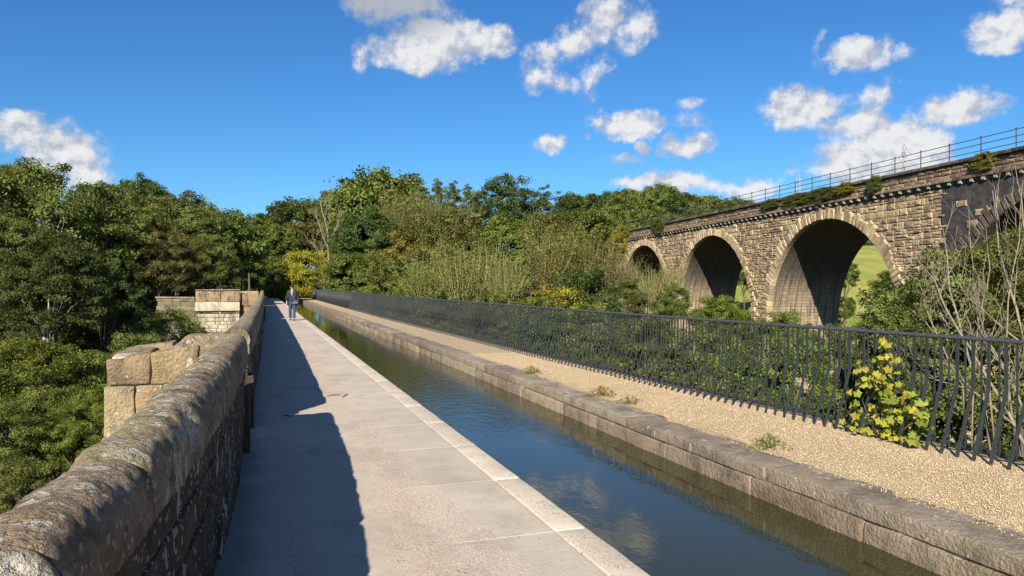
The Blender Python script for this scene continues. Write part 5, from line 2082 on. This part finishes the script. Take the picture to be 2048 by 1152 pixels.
per = empty('person', (1.45, 36.9, .008), R(-8))
tag(per, 'person in dark jacket, cap and jeans walking on the towpath with a shoulder bag', 'person')
J = [(0, 0, .93, .13, .10), (0, .01, 1.10, .13, .095), (0, .012, 1.28, .15, .10), (0, .01, 1.42, .075, .07), (0, -.005, 1.49, .055, .055), (0, -.01, 1.57, .078, .095), (0, -.005, 1.65, .075, .09),
     (.09, 0, .88, .085, .085), (.095, -.10, .49, .06, .06), (.10, -.13, .09, .038, .042), (.10, -.22, .045, .035, .03),
     (-.09, 0, .88, .085, .085), (-.10, .03, .49, .06, .06), (-.10, .16, .10, .038, .042), (-.10, .08, .04, .035, .03),
     (.18, .01, 1.37, .06, .06), (.245, .03, 1.10, .045, .045), (.275, -.03, .87, .032, .028), (.285, -.05, .80, .04, .02),
     (-.18, .01, 1.37, .06, .06), (-.24, .02, 1.10, .045, .045), (-.25, -.07, .88, .032, .028), (-.25, -.10, .81, .04, .02)]
E_ = [(0, 1), (1, 2), (2, 3), (3, 4), (4, 5), (5, 6), (0, 7), (7, 8), (8, 9), (9, 10), (0, 11), (11, 12), (12, 13), (13, 14), (2, 15), (15, 16), (16, 17), (17, 18), (2, 19), (19, 20), (20, 21), (21, 22)]
for s_, hi in ((1, 18), (-1, 22)):
    hx, hy, hz = J[hi][:3]
    for k, (dy, ln) in enumerate(((-.03, .07), (-.01, .085), (.01, .08), (.03, .065))):
        J.append((hx + s_ * .004, hy + dy, hz - .045, .009, .009))
        J.append((hx - s_ * .012, hy + dy * 1.1, hz - .045 - ln * .8, .007, .007))
        n_ = len(J)
        E_ += [(hi, n_ - 2), (n_ - 2, n_ - 1)]
    J.append((hx - s_ * .012, hy - .05, hz - .01, .011, .011))
    J.append((hx - s_ * .022, hy - .065, hz - .055, .009, .009))
    n_ = len(J)
    E_ += [(hi, n_ - 2), (n_ - 2, n_ - 1)]
body_o = link('body', skin_mesh('body', J, E_, skin_m, 2), per)
JT = [(0, 0, .92, .155, .12), (.092, 0, .84, .10, .10), (.096, -.10, .49, .078, .078), (.10, -.13, .075, .066, .07), (-.092, 0, .84, .10, .10), (-.10, .03, .49, .078, .078), (-.10, .16, .085, .066, .07)]
link('jeans', skin_mesh('jeans', JT, [(0, 1), (1, 2), (2, 3), (0, 4), (4, 5), (5, 6)], jean, 2), per)
JJ = [(0, 0, 1.10, .185, .135), (0, 0, .86, .20, .145), (0, .01, 1.28, .195, .13), (0, .015, 1.40, .14, .10), (0, .015, 1.45, .085, .08),
      (.19, .01, 1.355, .088, .085), (.255, .03, 1.10, .068, .068), (.285, -.025, .885, .052, .052), (-.19, .01, 1.355, .088, .085), (-.25, .02, 1.10, .068, .068), (-.26, -.065, .895, .052, .052)]
link('jacket', skin_mesh('jacket', JJ, [(0, 1), (0, 2), (2, 3), (3, 4), (2, 5), (5, 6), (6, 7), (2, 8), (8, 9), (9, 10)], navy, 2), per)
JS = [(0, -.095, 1.30, .06, .05), (0, -.085, 1.15, .035, .05), (0, -.075, 1.40, .085, .05), (0, -.03, 1.45, .08, .07)]
link('scarf', skin_mesh('scarf', JS, [(0, 1), (0, 2), (2, 3)], cloth, 2), per)
for (fx_, fy_) in ((.10, -.13), (-.10, .16)):
    SH = [(fx_, fy_, .05, .05, .05), (fx_, fy_ - .10, .04, .05, .035), (fx_, fy_ - .18, .035, .04, .03), (fx_, fy_ + .05, .045, .045, .045)]
    link('shoe', skin_mesh('shoe', SH, [(0, 1), (1, 2), (0, 3)], black, 2), per)
HR = [(0, .02, 1.62, .088, .085), (0, .06, 1.55, .085, .06), (0, .06, 1.47, .07, .045)]
link('hair', skin_mesh('hair', HR, [(0, 1), (1, 2)], hairm, 2), per)
mb = MB()
for i in range(7):
    a = math.pi / 2 * i / 6
    for k in range(16):
        b = 2 * math.pi * k / 16
        mb.v.append((.097 * math.cos(a) * math.cos(b), -.008 + .112 * math.cos(a) * math.sin(b), 1.632 + .088 * math.sin(a)))
for i in range(6):
    for k in range(16):
        mb.f.append((i * 16 + k, i * 16 + (k + 1) % 16, (i + 1) * 16 + (k + 1) % 16, (i + 1) * 16 + k))
cap_o = link('cap', mb.mesh('cap', navy, True), per)
mb = MB()
o_ = 0
for i in range(9):
    b = math.pi + math.pi * i / 8
    mb.v.append((.09 * math.cos(b), -.008 + .105 * math.sin(b), 1.636))
    mb.v.append((.085 * math.cos(b), -.03 + .175 * math.sin(b), 1.618))
for i in range(8):
    mb.f.append((o_ + 2 * i, o_ + 2 * i + 1, o_ + 2 * i + 3, o_ + 2 * i + 2))
link('brim', mb.mesh('brim', navy, True), cap_o)
mb = MB()
mb.tube([(0, -.10, 1.585), (0, -.122, 1.56), (0, -.112, 1.548)], [.008, .014, .008], 6)
link('nose', mb.mesh('nose', skin_m, True), body_o)
for s_ in (-1, 1):
    mb = MB()
    mb.tube([(s_ * .018, -.103, 1.592), (s_ * .046, -.095, 1.594)], .011, 6)
    link('eye', mb.mesh('eye', hairm, True), body_o)
    mb = MB()
    mb.tube([(s_ * .079, .0, 1.60), (s_ * .088, .008, 1.575), (s_ * .080, .0, 1.548)], [.01, .014, .008], 6)
    link('ear', mb.mesh('ear', skin_m, True), body_o)
mb = MB()
mb.tube([(-.025, -.099, 1.523), (0, -.104, 1.521), (.025, -.099, 1.523)], .006, 6)
link('mouth', mb.mesh('mouth', plain('lips', (.35, .14, .12), .5), True), body_o)
sbag = empty('shoulder_bag', (1.45, 36.9, .008), R(-8))
tag(sbag, "grey-blue shoulder bag on a diagonal strap across the person's jacket", 'bag')
mb = MB()
mb.tube([(-.13, .02, 1.455), (-.12, -.09, 1.41), (-.04, -.155, 1.26), (.08, -.165, 1.10), (.17, -.165, .98)], .013, 6)
link('strap', mb.mesh('strap', bagm, True), sbag)
me = rough_box('pouch', (.08, -.235, .80), (.27, -.155, .98), bagm, bevel=.02, step=.1, amp=.004)
pouch_o = link('pouch', me, sbag)
me = rough_box('flap', (.085, -.242, .90), (.265, -.2355, .975), black, bevel=.003, step=.3, amp=.0)
link('flap', me, pouch_o)
hbag = empty('hand_bag', (1.45, 36.9, .008), R(-8))
tag(hbag, "small black bag hanging from the person's left hand", 'bag')
me = rough_box('pouch', (.235, -.13, .50), (.335, .03, .68), black, bevel=.02, step=.1, amp=.004)
link('pouch', me, hbag)
mb = MB()
mb.tube([(.285, -.10, .67), (.283, -.075, .745), (.283, -.045, .755), (.283, -.015, .745), (.285, 0, .67)], .008, 6)
link('handle', mb.mesh('handle', black, True), hbag)
